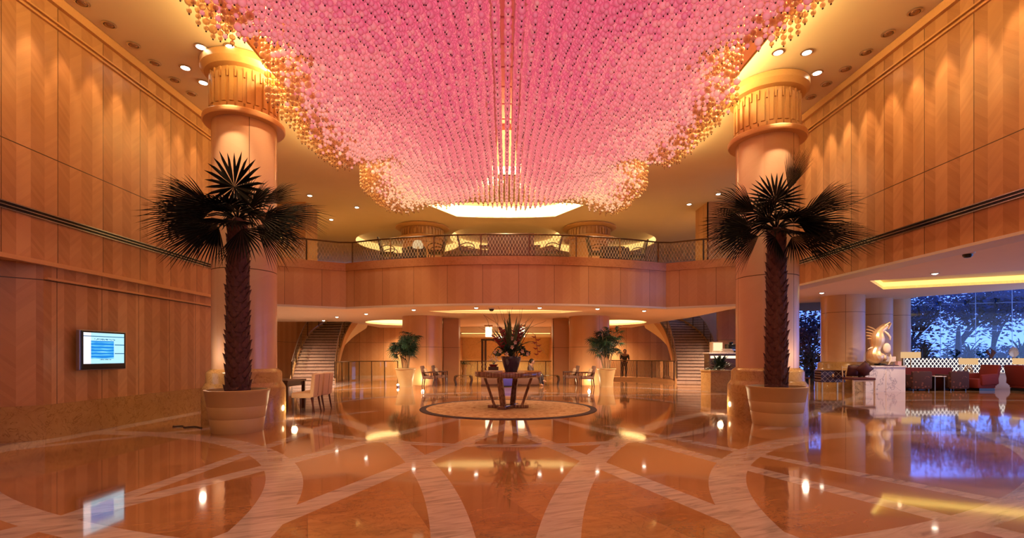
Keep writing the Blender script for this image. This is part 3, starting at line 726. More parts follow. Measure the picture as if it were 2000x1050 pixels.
# ---------------------------------------------------------------- stairs and balustrades
def catmull(pts, n=8):
    P_ = [Vector(p) for p in pts]; P_ = [P_[0] * 2 - P_[1]] + P_ + [P_[-1] * 2 - P_[-2]]; out = []
    for i in range(1, len(P_) - 2):
        for k in range(n):
            t = k / n; a, b, c, d = P_[i - 1:i + 3]
            out.append(.5 * ((2 * b) + (c - a) * t + (2 * a - 5 * b + 4 * c - d) * t * t + (3 * b - a - 3 * c + d) * t ** 3))
    out.append(P_[-2]); return out
def resample(pts, n):
    L = [0]
    for a, b in zip(pts, pts[1:]): L.append(L[-1] + (b - a).length)
    out = []
    for k in range(n + 1):
        t = L[-1] * k / n; i = max(j for j in range(len(L)) if L[j] <= t + 1e-9); i = min(i, len(pts) - 2)
        f = (t - L[i]) / max(1e-9, L[i + 1] - L[i]); out.append(pts[i].lerp(pts[i + 1], min(1, f)))
    return out
def balustrade(t, pts, h, every, gmat, rail, postm, rail_r=.025, gap=.06, sub=3, rail_name='handrail'):
    """glass panels between posts along a 3-D path; parts of t"""
    pts = [Vector(p) for p in pts]; L = sum((b - a).length for a, b in zip(pts, pts[1:])); n = max(1, round(L / every))
    q = resample(pts, n * sub)
    u = 0.0
    for k in range(n):
        mb = MB()
        for j in range(sub):
            a, b = q[k * sub + j], q[k * sub + j + 1]; l = (b - a).length
            d = (b - a); d.z = 0; d.normalize(); nrm = Vector((-d.y, d.x, 0)) * .006
            lo, hi = Vector((0, 0, gap)), Vector((0, 0, h - .03))
            V_ = [a + lo + nrm, b + lo + nrm, b + hi + nrm, a + hi + nrm]
            mb.add(V_, [(0, 1, 2, 3)], 0, [[(u, gap), (u + l, gap), (u + l, h), (u, h)]]); u += l
        mb.build('glass_panel', gmat, t)
    for k in range(n + 1):
        mb = MB(); p = q[k * sub]; mb.box((p.x, p.y, p.z + h / 2), (.045, .045, h)); mb.build('post', postm, t)
    mb = MB(); mb.tube([p + Vector((0, 0, h)) for p in q], rail_r, 8); mb.build(rail_name, rail, t, True)
m_nose_shadow = plain('step_nosing_shadow', (.10, .05, .04), .7)
def staircase(sx, label):
    t = thing('staircase', label, 'staircase', (0, 0, 0))
    path = catmull([(sx * x, y, 0) for x, y in ((9.55, 23.9), (10.1, 26.1), (10.3, 27.9), (9.95, 29.3), (9.1, 30.4))], 8)
    N = 26; q = resample(path, N); rise = 4.25 / N; W = 1.0
    def nr(i):
        a, b = q[max(0, i - 1)], q[min(N, i + 1)]; d = (b - a).normalized(); return Vector((d.y, -d.x, 0)) * sx * -1   # toward hall centre
    inner = [q[i] + nr(i) * W for i in range(N + 1)]; outer = [q[i] - nr(i) * W for i in range(N + 1)]
    for i in range(N):
        mb = MB(); a, b, c, d = outer[i], inner[i], inner[i + 1], outer[i + 1]; z1 = rise * (i + 1)
        mb.prism([(p.x, p.y) for p in (a, b, c, d)], max(0, z1 - rise - .06), z1)
        mb2 = [(p.x, p.y) for p in (a - (d - a).normalized() * .03, b - (c - b).normalized() * .03, b + (c - b).normalized() * .02, a + (d - a).normalized() * .02)]
        mb.prism(mb2, z1 - .035, z1 + .002)
        f_ = (d - a).normalized() * .012; mb.prism([(p.x, p.y) for p in (a - f_, b - f_, b + f_, a + f_)], z1 - .075, z1 - .035, 1)  # dark strip painted as the shadow line below the nosing
        mb.build('step', [m_step, m_nose_shadow], t)
    for nm, e, off in (('stringer', inner, .0), ('stringer', outer, .0)):
        mb = MB(); s = 1 if e is inner else -1
        V_ = []
        for i in range(N + 1):
            z = rise * i; n_ = nr(i) * .09 * s
            for p in (e[i], e[i] + n_): V_ += [(p.x, p.y, max(0.0, z - .30)), (p.x, p.y, z + .22)]
        fs = []
        for i in range(N):
            a, b = i * 4, i * 4 + 4; fs += [(a, b, b + 1, a + 1), (a + 2, a + 3, b + 3, b + 2), (a + 1, b + 1, b + 3, a + 3), (a, a + 2, b + 2, b)]
        fs += [(0, 1, 3, 2), (N * 4, N * 4 + 2, N * 4 + 3, N * 4 + 1)]
        mb.add(V_, fs); mb.build('stringer', m_trimwood, t)
    mb = MB(); V_ = []
    for i in range(N + 1):
        z = rise * i; n_ = nr(i)
        for p, zz in ((inner[i] + n_ * .09, z - .30), (inner[i] - n_ * .5, z - 1.2), (outer[i] + n_ * .5, z - 1.2), (outer[i] - n_ * .09, z - .30)): V_.append((p.x, p.y, max(0.0, zz)))
    mb.add(V_, [(i * 4 + k, i * 4 + k + 1, i * 4 + k + 5, i * 4 + k + 4) for i in range(N) for k in range(3)]); mb.build('soffit', m_cream, t, True)
    for e in (inner, outer):
        balustrade(t, [Vector((p.x, p.y, rise * i + .2)) for i, p in enumerate(e)], .85, 1.4, m_glass if sx < 0 else m_glass_stair, m_chrome, m_bronze, gap=.02, sub=4)
    return t
m_glass_stair = glass('pale_stair_glass', (.72, .86, .88), gl=.3)
staircase(-1, 'curved marble staircase with glass sides at the left under the balcony')
staircase(1, 'curved marble staircase with glass sides at the right under the balcony')
# balcony rail on the mezzanine kerb
t = thing('balcony_railing', 'long curved glass railing with patterned panels along the upper balcony', 'railing', (0, 0, 0))
kp3 = [Vector((p[0], p[1] + .1, 4.9)) for p in fp]
balustrade(t, kp3, .80, 1.72, m_glass_pat, m_bronze, m_bronze, .03)
def railing(label, pts, every, gm, h=1.03):
    t = thing('floor_railing', label, 'railing', (0, 0, 0)); balustrade(t, catmull(pts, 6), h, every, gm, m_bronze, m_bronze); return t
railing('glass railing beside the left staircase foot, before the lit rear wall', [(-8.45, 24.0, 0), (-8.3, 25.6, 0), (-7.4, 26.8, 0), (-6.2, 27.6, 0)], .8, m_glass)
railing('smoked glass railing curving beside the right staircase foot', [(8.45, 24.2, .12), (8.0, 25.6, .12), (7.0, 26.6, .12), (5.6, 27.2, .12)], .9, m_glass_dark, .95)
railing('patterned glass railing across the middle, behind the long bench', [(-3.3, 25.3, 0), (0, 25.6, 0), (3.0, 25.3, 0)], .95, m_glass_pat, 1.05)
mb = MB(); kk = catmull([(8.5, 24.3, 0), (8.0, 25.6, 0), (7.0, 26.6, 0), (5.6, 27.2, 0)], 6)
for a, b in zip(kk, kk[1:]): c = (a + b) / 2; mb.box((c.x, c.y, .07), ((b - a).length + .06, .2, .14), rz=math.atan2(b.y - a.y, b.x - a.x))
struct(mb.build('trim_16', m_trimwood))

# ---------------------------------------------------------------- plants
m_frond = plain('palm_frond', (.002, .0035, .004), .6, var=.5, sc=8, spec=.15)
m_trunk = plain('palm_trunk_fibre', (.085, .030, .026), .8, var=.6, sc=22)
m_pot = plain('cream_planter', (.50, .34, .15), .5, sc=6, var=.06)
m_soil = plain('dark_soil', (.02, .012, .01), .9)
m_green = plain('foliage_green', (.035, .11, .05), .4, var=.5, sc=14)
m_greend = plain('foliage_dark_green', (.012, .035, .02), .4, var=.6, sc=14)
m_stem = plain('pale_stem', (.32, .24, .12), .6, var=.3)
def fan(mb, base, axis, side, L, half=100, n=30, droop=.18, web=.42, w=.028, mi=0, curl=0.0):
    base = Vector(base); axis = Vector(axis).normalized(); side = Vector(side); side = (side - axis * side.dot(axis)).normalized(); nrm = axis.cross(side).normalized()
    prev = None
    for k in range(n):
        ph = math.radians(-half + 2 * half * k / (n - 1)); d = axis * math.cos(ph) + side * math.sin(ph)
        l = L * (1 - .22 * (abs(ph) / math.radians(half)) ** 2) * random.uniform(.9, 1.05); e = d.cross(nrm).normalized()
        da = math.radians(2 * half / (n - 1)) * .5
        r1 = l * web; w1 = r1 * math.tan(da) * 1.05
        fold = nrm * (w1 * .55 * (1 if k % 2 else -1))
        p1 = base + d * r1 - Vector((0, 0, droop * l * web ** 2)); p2 = base + d * l * .75 - Vector((0, 0, droop * l * .55)); p3 = base + d * l - Vector((0, 0, droop * l * (1 + random.uniform(0, .9))))
        w2 = min(w, w1 * .7)
        V_ = [base, p1 + e * w1 + fold, p1 - e * w1 + fold, p2 + e * w2, p2 - e * w2, p3, p1 + nrm * .004 - fold]
        mb.add(V_, [(0, 1, 6), (0, 6, 2), (1, 3, 6), (3, 4, 6), (4, 2, 6), (3, 5, 4)], mi)
def potted_palm(label, loc, H, fronds, potR=.53, trunk_r=.165, lean=0.0):
    t = thing('potted_palm', label, 'palm tree', loc)
    mb = MB(); k = potR / .53
    mb.lathe([(0, 0), (.42 * k, 0), (.425 * k, .02), (.455 * k, .24), (.452 * k, .25), (.458 * k, .26), (.49 * k, .46), (.487 * k, .47), (.494 * k, .48), (.525 * k, .70), (.53 * k, .705), (.545 * k, .76), (.50 * k, .765), (.49 * k, .70)], n=56)
    mb.build('planter', m_pot, t, True)
    mb = MB(); mb.lathe([(.49 * k, .70), (.2, .72), (0, .73)], n=32); mb.build('soil', m_soil, t, True)
    mb = MB(); NR = 46; prof = []
    for i in range(NR + 1):
        z = .7 + (H - .7) * i / NR; f = i / NR; r = trunk_r * (1.12 - .28 * f + (.14 if i < 2 else 0)); prof.append((r * (1.0 + .06 * (i % 2)), z))
    mb.lathe(prof + [(.02, H + .1)], n=22)
    for i in range(34):
        z = .78 + (H - .85) * i / 33; f = i / 33; r = trunk_r * (1.12 - .28 * f)
        for j in range(7):
            a = 2 * pi * (j + (i % 2) * .5) / 7 + random.uniform(-.15, .15); ca, sa = math.cos(a), math.sin(a)
            wd = .085 * random.uniform(.8, 1.2); ht = random.uniform(.07, .12); out = random.uniform(.035, .075)
            mb.add([(r * ca - sa * wd, r * sa + ca * wd, z - .05), (r * ca + sa * wd, r * sa - ca * wd, z - .05), (r * 1.14 * ca, r * 1.14 * sa, z - .07), ((r + out) * ca, (r + out) * sa, z + ht), (r * .95 * ca, r * .95 * sa, z + ht * .5)],
                [(0, 2, 3), (2, 1, 3), (0, 3, 4), (3, 1, 4)])
    mb.build('trunk', m_trunk, t)
    for (ax_, az_, dep, Lp, Lf, half, tilt) in fronds:
        d = Vector((ax_, dep, az_)).normalized(); mb = MB()
        p0 = Vector((0, 0, H)); pts = [p0 + d * (Lp * s) + Vector((0, 0, .18 * Lp * math.sin(s * pi) * .8)) for s in (0, .35, .7, 1)]
        mb.tube(pts, [.022, .016, .013, .012], 6)
        side = d.cross(Vector((0, 1, 0))) if abs(d.y) < .8 else Vector((1, 0, 0))
        side = (side.normalized() + Vector((0, tilt, 0))).normalized()
        axis = (d + Vector((0, 0, -.15 if az_ < .8 else 0))).normalized()
        fan(mb, pts[-1], axis, side, Lf * 1.12, half + 3, 26, droop=.04 if az_ > .85 else .10, web=.44, w=.050)
        mb.build('frond', m_frond, t)
    return t
# frond: (x, z, depth direction, petiole length, fan length, half angle, plane tilt)
FR_L = [(-.02, 1, -.15, .60, .62, 160, .2), (-.25, .9, .5, .5, .6, 120, .5), (.3, .85, .5, .5, .55, 110, .5),
        (-.95, .50, -.1, .60, 0.97, 26, .5), (-1, .22, .1, .6, 0.99, 26, .3), (-1, .05, -.4, .5, 0.99, 31, .7), (-.88, -.30, -.3, .45, 0.92, 37, .2), (-.65, -.5, -.6, .35, .72, 60, .4), (-.75, .3, -.6, .4, 0.86, 46, .5),
        (.80, .50, -.1, .60, 0.71, 28, .4), (1, .22, .1, .6, 1.03, 24, .4), (1, .05, -.4, .5, 0.99, 31, .5), (.9, -.28, -.3, .45, 1.03, 32, .2), (.5, -.55, -.6, .38, .8, 55, .3), (.75, .25, -.6, .4, 0.86, 46, .5),
        (.1, .35, -1, .4, .65, 80, .3), (-.45, .3, -.9, .4, .7, 80, .3), (.5, .2, -.9, .35, .7, 80, .3), (-.3, -.2, -1, .3, .6, 80, .3), (.3, -.25, -1, .3, .6, 80, .3), (.6, .2, .8, .5, .8, 60, .3)]
FR_R = [(.02, 1, .1, .62, .58, 125, .2), (.26, 1, -.1, .80, .85, 20, .2), (-.2, .8, .5, .5, .6, 110, .5),
        (-.85, .55, -.2, .62, 0.89, 28, .5), (-1, .30, .2, .55, 0.86, 31, .3), (-1, -.05, -.3, .6, 1.08, 26, .5), (-.82, -.30, -.3, .5, 0.86, 34, .3), (-.7, .25, -.6, .4, .75, 60, .5),
        (.85, .55, -.1, .70, 1.06, 24, .3), (.95, .35, .3, .55, 0.76, 31, .4), (1, .10, .1, .55, 0.92, 32, .4), (1, -.06, -.4, .6, 1.10, 26, .5), (.85, -.28, -.3, .45, 0.92, 37, .2), (.45, -.5, -.6, .35, .65, 60, .3), (-.4, -.5, -.6, .35, .65, 60, .3), (.7, .2, -.6, .4, .8, 60, .5),
        (.1, .35, -1, .4, .65, 80, .3), (-.5, .25, -.9, .4, .7, 80, .3), (.5, .2, -.9, .35, .7, 80, .3), (-.3, -.2, -1, .3, .6, 80, .3), (.3, -.25, -1, .3, .6, 80, .3), (-.6, .2, .8, .5, .8, 60, .3)]
potted_palm('tall dark fan palm in a round cream planter, the left one', (-4.93, 8.85, 0), 3.86, FR_L)
potted_palm('tall dark fan palm in a round cream planter, the right one', (5.48, 9.75, 0), 3.92, FR_R, potR=.55)
def lady_palm(label, loc, pot, spread, H, seed, square=False):
    random.seed(seed); t = thing('potted_lady_palm', label, 'potted plant', loc); mb = MB()
    mb.lathe([(0, 0), (pot * .72, 0), (pot * .76, .3), (pot * .97, .74), (pot * 1.03, .76), (pot * 1.03, .80), (pot * .92, .80), (pot * .9, .72)], n=40); mb.build('planter', m_pot, t, True)
    mb = MB(); mb.lathe([(pot * .9, .72), (0, .74)], n=24); mb.build('soil', m_soil, t)
    for k in range(11):
        a = 2 * pi * k / 11; r0 = .12; top = Vector((math.cos(a) * spread * random.uniform(.25, .6), math.sin(a) * spread * random.uniform(.25, .5), random.uniform(.62, .9) * H))
        b = Vector((math.cos(a) * r0, math.sin(a) * r0, .7)); mb = MB(); mb.tube([b, b.lerp(top, .5) + Vector((0, 0, .08)), top], .014, 6); st = mb.build('stem', m_stem, t, True)
        mb = MB()
        for j in range(11):
            f = random.uniform(.5, 1); o = b.lerp(top, f); az = random.uniform(0, 2 * pi); el = random.uniform(-.35, .8)
            d = Vector((math.cos(az) * math.cos(el), math.sin(az) * math.cos(el) * .8, math.sin(el))); e = o + d * random.uniform(.15, .34) * spread
            mb.tube([o, e], .006, 4); fan(mb, e, d, Vector((random.uniform(-1, 1), random.uniform(-1, 1), random.uniform(-.3, .3))), .36, 100, 11, .25, .25, .034)
        mb.build('leaf_cluster', m_greend if k % 3 else m_green, st)
    return t
lady_palm('bushy lady palm in a tapered planter before the left round column', (-4.42, 21.2, 0), .44, .78, 2.75, 3)
lady_palm('bushy lady palm in a cream planter before the right round column', (4.42, 21.15, 0), .40, .95, 2.85, 5)
for sx in (-1, 1):
    mbx = (-4.75 if sx < 0 else 4.75)
    lamp('POINT', 'plant_uplight', (sx * 3.75, 21.7, .25), 30, (1, .72, .42), shadow_soft_size=.05)
t = thing('floor_uplight', 'small bright uplight on the floor left of the left lady palm planter', 'floor lamp', (-4.62, 20.62, 0))
mb = MB(); mb.lathe([(0, 0), (.07, 0), (.07, .07), (.05, .09)], n=16); mb.build('housing', m_chrome, t, True); mb = MB(); mb.sphere((0, -.02, .1), .05); mb.build('bulb', m_lit, t, True)

# ---------------------------------------------------------------- rug, table, flowers
RC = (.06, 12.6)
t = thing('round_rug', 'round beige patterned rug with dark border under the flower table', 'rug', (*RC, 0))
g = G('rug_pattern'); p = g.pos(); n1 = g.noise(p, 3.2, 5, .6, 2.5); n2 = g.noise(p, 60, 2)
m_rug = g.fin(g.ramp(g.M('MULTIPLY_ADD', n2, .25, g.M('MULTIPLY', n1, .75)), [(.35, (.26, .13, .06)), (.5, (.48, .31, .17)), (.65, (.58, .42, .26))]), .95, .1)
mb = MB(); mb.lathe([(0, .012), (2.12, .012)], n=96); mb.build('pile', m_rug, t)
mb = MB(); mb.lathe([(2.12, .001), (2.12, .014), (2.28, .014), (2.29, .001)], n=96); mb.build('border', plain('rug_border', (.03, .012, .02), .9), t)
t = thing('round_table', 'round wooden pedestal table on the rug under the flower arrangement', 'table', (*RC, .014))
g = G('zebra_wood'); xx, yy, zz = g.xyz(g.tex('Object')); n = g.noise(g.comb(g.M('MULTIPLY', xx, 26), g.M('MULTIPLY', yy, 26), g.M('MULTIPLY', zz, 1.5)), 1, 4)
m_zebra = g.fin(g.ramp(n, [(.35, (.10, .042, .034)), (.65, (.30, .16, .12))]), .12, .6, 0, .5)
mb = MB(); mb.lathe([(0, .80), (.80, .80), (.86, .82), (.875, .84), (.875, .93), (.86, .95), (0, .95)], n=72); mb.build('tabletop', m_zebra, t, True)
for a in (186, 250, 70, 354):
    a = math.radians(a); ca, sa = math.cos(a), math.sin(a); mb = MB(); q = []
    for r, z in ((.36, .05), (.62, .81)):
        for du, dr in ((-.07, -.035), (.07, -.035), (.07, .035), (-.07, .035)): q.append(((r + dr) * ca - sa * du, (r + dr) * sa + ca * du, z))
    mb.add(q, [(3, 2, 1, 0), (4, 5, 6, 7), (0, 1, 5, 4), (1, 2, 6, 5), (2, 3, 7, 6), (3, 0, 4, 7)]); mb.build('leg', m_zebra, t)
mb = MB()
for a in (0, 70): mb.rbox((0, 0, .04), (1.06, .2, .07), .01, rz=math.radians(a))
mb.build('foot', m_zebra, t)
ft = thing('flower_arrangement', 'large flower arrangement in a dark blue vase on the round table', 'flowers', (RC[0] + .08, RC[1], .964))
mb = MB(); mb.lathe([(0, 0), (.15, 0), (.16, .01), (.20, .12), (.25, .30), (.265, .36), (.27, .39), (.24, .39), (.22, .3)], n=48)
g = G('cobalt_vase'); mb.build('vase', g.fin((.008, .008, .045), .08, .7, 0, .8), ft, True)
random.seed(11)
def strap(mb, az, el, L, wdt, bend, o=(0, 0, .35)):
    o = Vector(o); d = Vector((math.cos(az) * math.cos(el), math.sin(az) * math.cos(el), math.sin(el))); s = Vector((-math.sin(az), math.cos(az), 0)); V_ = []; n = 9
    for k in range(n + 1):
        f = k / n; c = o + d * (L * f) + Vector((math.cos(az) * bend * .5 * f * f, math.sin(az) * bend * .5 * f * f, -bend * L * f ** 3)); ww = wdt * (1 - f ** 3) * (.5 + min(1, f * 4) * .5)
        V_ += [c - s * ww, c + Vector((0, 0, -ww * .4)), c + s * ww]
    mb.add(V_, [(3 * k + j, 3 * k + j + 1, 3 * k + j + 4, 3 * k + j + 3) for k in range(n) for j in range(2)])
m_strap = plain('strap_leaf', (.06, .10, .05), .35, var=.6, sc=18)
m_red = plain('red_heliconia', (.20, .018, .02), .4, var=.4)
m_petal = plain('white_petal', (.75, .62, .52), .5)
m_twig = plain('curly_twig', (.10, .03, .02), .7)
for k in range(40):
    az = random.uniform(0, 2 * pi) if k > 15 else (pi * (k / 15)); mb = MB(); el = random.uniform(.95, 1.45)
    strap(mb, az, el, random.uniform(.9, 1.4), random.uniform(.03, .06), random.choice((.05, .15, .55, .9)) if k % 2 else .05); mb.build('strap_leaf', m_strap, ft)
for k in range(9):
    az = random.choice((0, pi)) + random.uniform(-.8, .8); el = random.uniform(.75, 1.45); L = random.uniform(.6, .95); d = Vector((math.cos(az) * math.cos(el), math.sin(az) * math.cos(el), math.sin(el))); o = Vector((0, 0, .35)); mb = MB()
    mb.tube([o, o + d * L], .01, 5)
    for j in range(9):
        f = .5 + .5 * j / 8; c = o + d * L * f; s = 1 if j % 2 else -1; e = c + Vector((s * .10, random.uniform(-.05, .05), .05)); mb.tube([c, c.lerp(e, .5) + Vector((0, 0, -.01)), e], [.018, .026, .003], 6)
    mb.build('red_bloom', m_red, ft)
mb = MB(); o = Vector((.62, -.1, .95)); mb.tube([Vector((.1, 0, .4)), Vector((.45, -.1, 1.05)), o, o + Vector((.08, 0, -.5))], .008, 5)
for j in range(7):
    c = o + Vector((.02 + .01 * j, 0, -.05 - j * .075)); s = 1 if j % 2 else -1; mb.tube([c, c + Vector((s * .05, 0, -.015)), c + Vector((s * .12, 0, .02))], [.014, .022, .003], 6)
mb.build('hanging_heliconia', m_red, ft)
for k in range(12):
    az = random.uniform(0, 2 * pi); p_ = Vector((math.cos(az) * .05, math.sin(az) * .05, .4)); d = Vector((math.cos(az) * .32, math.sin(az) * .32, 1)).normalized(); pts = [p_]
    for j in range(16):
        d = (d + Vector((random.uniform(-.3, .3), random.uniform(-.3, .3), random.uniform(-.12, .15)))).normalized()
        if d.z < .3: d.z = .5
        pts.append(pts[-1] + d * random.uniform(.07, .1))
    mb = MB(); mb.tube(pts, [.008 * (1 - .7 * i / len(pts)) for i in range(len(pts))], 5); mb.build('twig', m_twig, ft, True)
mb = MB()
for k in range(240):
    az = random.uniform(0, 2 * pi); r = random.uniform(.1, .42); c = Vector((r * math.cos(az), r * math.sin(az) * .9, .32 + (.45 - r) * random.uniform(.3, 1.3) + .06)); d = Vector((math.cos(az), math.sin(az), random.uniform(-.2, 1.0))).normalized()
    s = d.orthogonal().normalized(); L = random.uniform(.07, .15); mb.add([c, c + d * L * .5 + s * L * .35, c + d * L, c + d * L * .5 - s * L * .35, c + d * L * .5 + d.cross(s) * .015], [(0, 1, 4), (1, 2, 4), (2, 3, 4), (3, 0, 4)], random.choice((0, 0, 1)))
mb.build('foliage', [m_greend, m_green], ft)
for k, (x_, y_, z_) in enumerate(((-.28, -.3, .52), (.02, -.36, .62), (.28, -.3, .52), (.1, -.3, .74), (-.12, -.38, .45), (.42, -.2, .45), (-.42, -.15, .5), (.02, -.2, .85))):
    mb = MB(); c = Vector((x_, y_, z_))
    for j in range(5):
        a = 2 * pi * j / 5 + k; e = c + Vector((math.cos(a) * .05, -.03, math.sin(a) * .06)); n_ = Vector((-math.sin(a), 0, math.cos(a))) * .02
        mb.add([c, c.lerp(e, .6) + n_, e, c.lerp(e, .6) - n_, c.lerp(e, .6) + Vector((0, -.012, 0))], [(0, 1, 4), (1, 2, 4), (2, 3, 4), (3, 0, 4)])
    mb.tube([c, c + Vector((.0, -.05, .04))], .007, 5, 1); mb.build('white_bloom', [m_petal, m_trimwood], ft)
t = thing('guest_book', 'flat white book lying on the round table left of the vase', 'book', (RC[0] - .38, RC[1] - .45, .966), .2)
mb = MB(); mb.rbox((0, 0, .012), (.42, .3, .022), .004); mb.build('page_block', m_petal, t); mb = MB(); mb.box((0, 0, .025), (.44, .31, .004)); mb.build('cover', m_petal, t)
# ---------------------------------------------------------------- TV
m_bez = plain('silver_bezel', (.25, .22, .25), .3, metal=.6)
t = thing('wall_screen', 'flat display screen with blue picture on the left panelled wall', 'screen', (-7.50, 8.92, 1.48), pi / 2)
# local x = along wall (+Y world), local -y = into the room (+X world)
g = G('screen_image'); u, v, _ = g.xyz(g.tex('UV'))
row = g.M('FLOOR', g.M('MULTIPLY', v, 15.0)); blur = g.noise(g.comb(g.M('MULTIPLY', u, 3.0), g.M('MULTIPLY', v, 17.0)), 1.0, 2)
inx = g.M('MULTIPLY', g.M('GREATER_THAN', u, .17), g.M('LESS_THAN', u, .73)); iny = g.M('MULTIPLY', g.M('GREATER_THAN', v, .16), g.M('LESS_THAN', v, .74))
st = g.M('SINE', g.M('MULTIPLY', v, 62.0)); core = g.M('MULTIPLY', g.M('MULTIPLY', inx, iny), g.M('MINIMUM', g.M('MAXIMUM', g.M('MULTIPLY_ADD', st, .35, g.M('MULTIPLY', blur, 1.5)), 0.0), 1.0))
c = g.ramp(core, [(0, (.50, .86, 1.0)), (.35, (.16, .66, .95)), (.75, (.02, .25, .78))])
c = g.mix(g.M('LESS_THAN', u, .17), c, (1.0, .95, 1.0))
hl = g.M('LESS_THAN', g.M('ABSOLUTE', g.M('SUBTRACT', v, .885)), .012)
for vv in (.33, .62): hl = g.M('MAXIMUM', hl, g.M('MULTIPLY', g.M('LESS_THAN', g.M('ABSOLUTE', g.M('SUBTRACT', v, vv)), .014), g.M('GREATER_THAN', u, .75)))
wn = g.white(g.comb(g.M('FLOOR', g.M('MULTIPLY', u, 70.0)), g.M('FLOOR', g.M('MULTIPLY', v, 60.0)), 0.0))
tx = g.M('MULTIPLY', g.M('LESS_THAN', g.M('ABSOLUTE', g.M('SUBTRACT', v, .79)), .022), g.M('MULTIPLY', g.M('GREATER_THAN', u, .25), g.M('LESS_THAN', u, .76)))
tx2 = g.M('MULTIPLY', g.M('LESS_THAN', g.M('ABSOLUTE', g.M('SUBTRACT', v, .13)), .016), g.M('MULTIPLY', g.M('GREATER_THAN', u, .38), g.M('LESS_THAN', u, .66)))
hl = g.M('MAXIMUM', hl, g.M('MULTIPLY', g.M('MAXIMUM', tx, tx2), g.M('GREATER_THAN', wn, .45)))
c = g.mix(hl, c, (.02, .14, .28))
e = g.node('ShaderNodeEmission'); g.nt.links.new(c, e.inputs[0]); e.inputs[1].default_value = 1.1; g.nt.links.new(e.outputs[0], g.out.inputs[0]); m_scr = g.m
sw, sh = .90, .56
mb = MB(); mb.rbox((0, -.02, 0), (1.03, .07, .72), .015); cs = mb.build('casing', m_bez, t)
mb = MB(); mb.rbox((0, -.05, 0), (.99, .03, .69), .01); mb.build('bezel', m_black, cs)
mb = MB(); mb.add([(-sw / 2, -.067, -sh / 2 + .035), (sw / 2, -.067, -sh / 2 + .035), (sw / 2, -.067, sh / 2 + .035), (-sw / 2, -.067, sh / 2 + .035)], [(0, 1, 2, 3)], 0, [[(0, 0), (1, 0), (1, 1), (0, 1)]]); mb.build('display', m_scr, cs)
mb = MB(); mb.box((0, .045, 0), (.3, .1, .3)); mb.build('wall_bracket', m_black, t)
# ---------------------------------------------------------------- people
m_skin = plain('skin', (.45, .24, .15), .5); m_hair = plain('black_hair', (.012, .008, .006), .4)
m_cloth_dark = plain('dark_clothes', (.05, .035, .04), .8); m_cloth_grey = plain('brown_grey_shirt', (.12, .085, .08), .8)
def skin_body(name, joints, edges, mat, parent, sub=2):
    me = bpy.data.meshes.new(name); me.from_pydata([j[:3] for j in joints], edges, []); o = bpy.data.objects.new(name, me); COL.objects.link(o); o.parent = parent
    o.modifiers.new('skin', 'SKIN'); sk = me.skin_vertices[0].data if me.skin_vertices else None
    if sk is None:
        bpy.context.view_layer.objects.active = o; bpy.ops.mesh.customdata_skin_add(); sk = me.skin_vertices[0].data
    for i, j in enumerate(joints): sk[i].radius = (j[3], j[3] * (j[4] if len(j) > 4 else 1)); 
    sk[0].use_root = True
    m = o.modifiers.new('sub', 'SUBSURF'); m.levels = sub; m.render_levels = sub
    me.materials.append(mat); return o
def person(label, loc, rz, pose, top, legs_m):
    t = thing('person', label, 'person', loc, rz)
    J = pose['joints']; skin_body('body', J, pose['edges'], m_skin, t)
    skin_body('shirt', [(*J[i][:3], J[i][3] * 1.16) for i in pose['torso']], pose['torso_e'], top, t)
    skin_body('trousers', [(*J[i][:3], J[i][3] * 1.15) for i in pose['leg']], pose['leg_e'], legs_m, t)
    h = J[pose['head']]; mb = MB(); mb.sphere((h[0], h[1] + .02, h[2] + .035), .108, 0, 3, (.95, 1.08, 1.1)); mb.build('hair', m_hair, t, True)
    hd = MB(); hd.sphere((h[0], h[1] - .03, h[2]), .092, 0, 3, (.92, 1.0, 1.2)); hd.sphere((h[0], h[1] - .125, h[2] - .01), .016, 0, 1, (.8, 1, 1.4))
    for s in (-1, 1): hd.sphere((h[0] + s * .088, h[1] - .01, h[2] - .01), .022, 0, 1, (.4, .8, 1.3)); 
    hd.build('face', m_skin, t, True)
    ey = MB()
    for s in (-1, 1): ey.sphere((h[0] + s * .035, h[1] - .118, h[2] + .01), .010, 0, 1)
    ey.build('eyes', m_black, t, True)
    mo = MB(); mo.sphere((h[0], h[1] - .115, h[2] - .06), .02, 0, 1, (1.2, .4, .35)); mo.build('mouth', plain('lips', (.3, .09, .07), .5), t, True)
    for w_, d in pose['hands']:
        hb = MB(); w_ = Vector(w_); d = Vector(d).normalized(); s = d.orthogonal().normalized(); n_ = d.cross(s)
        hb.tube([w_, w_ + d * .05, w_ + d * .09], [.026, .038, .034], 8)
        for q, L in enumerate((.07, .08, .078, .062)):
            b = w_ + d * .085 + s * (.027 - .018 * q); hb.tube([b, b + d * L * .5 - n_ * .006, b + d * L - n_ * .025], [.0095, .009, .007], 6)
        b = w_ + d * .03 + s * .032; hb.tube([b, b + d * .03 + s * .02, b + d * .06 + s * .022], [.011, .010, .008], 6)
        hb.build('hand', m_skin, t, True)
    return t
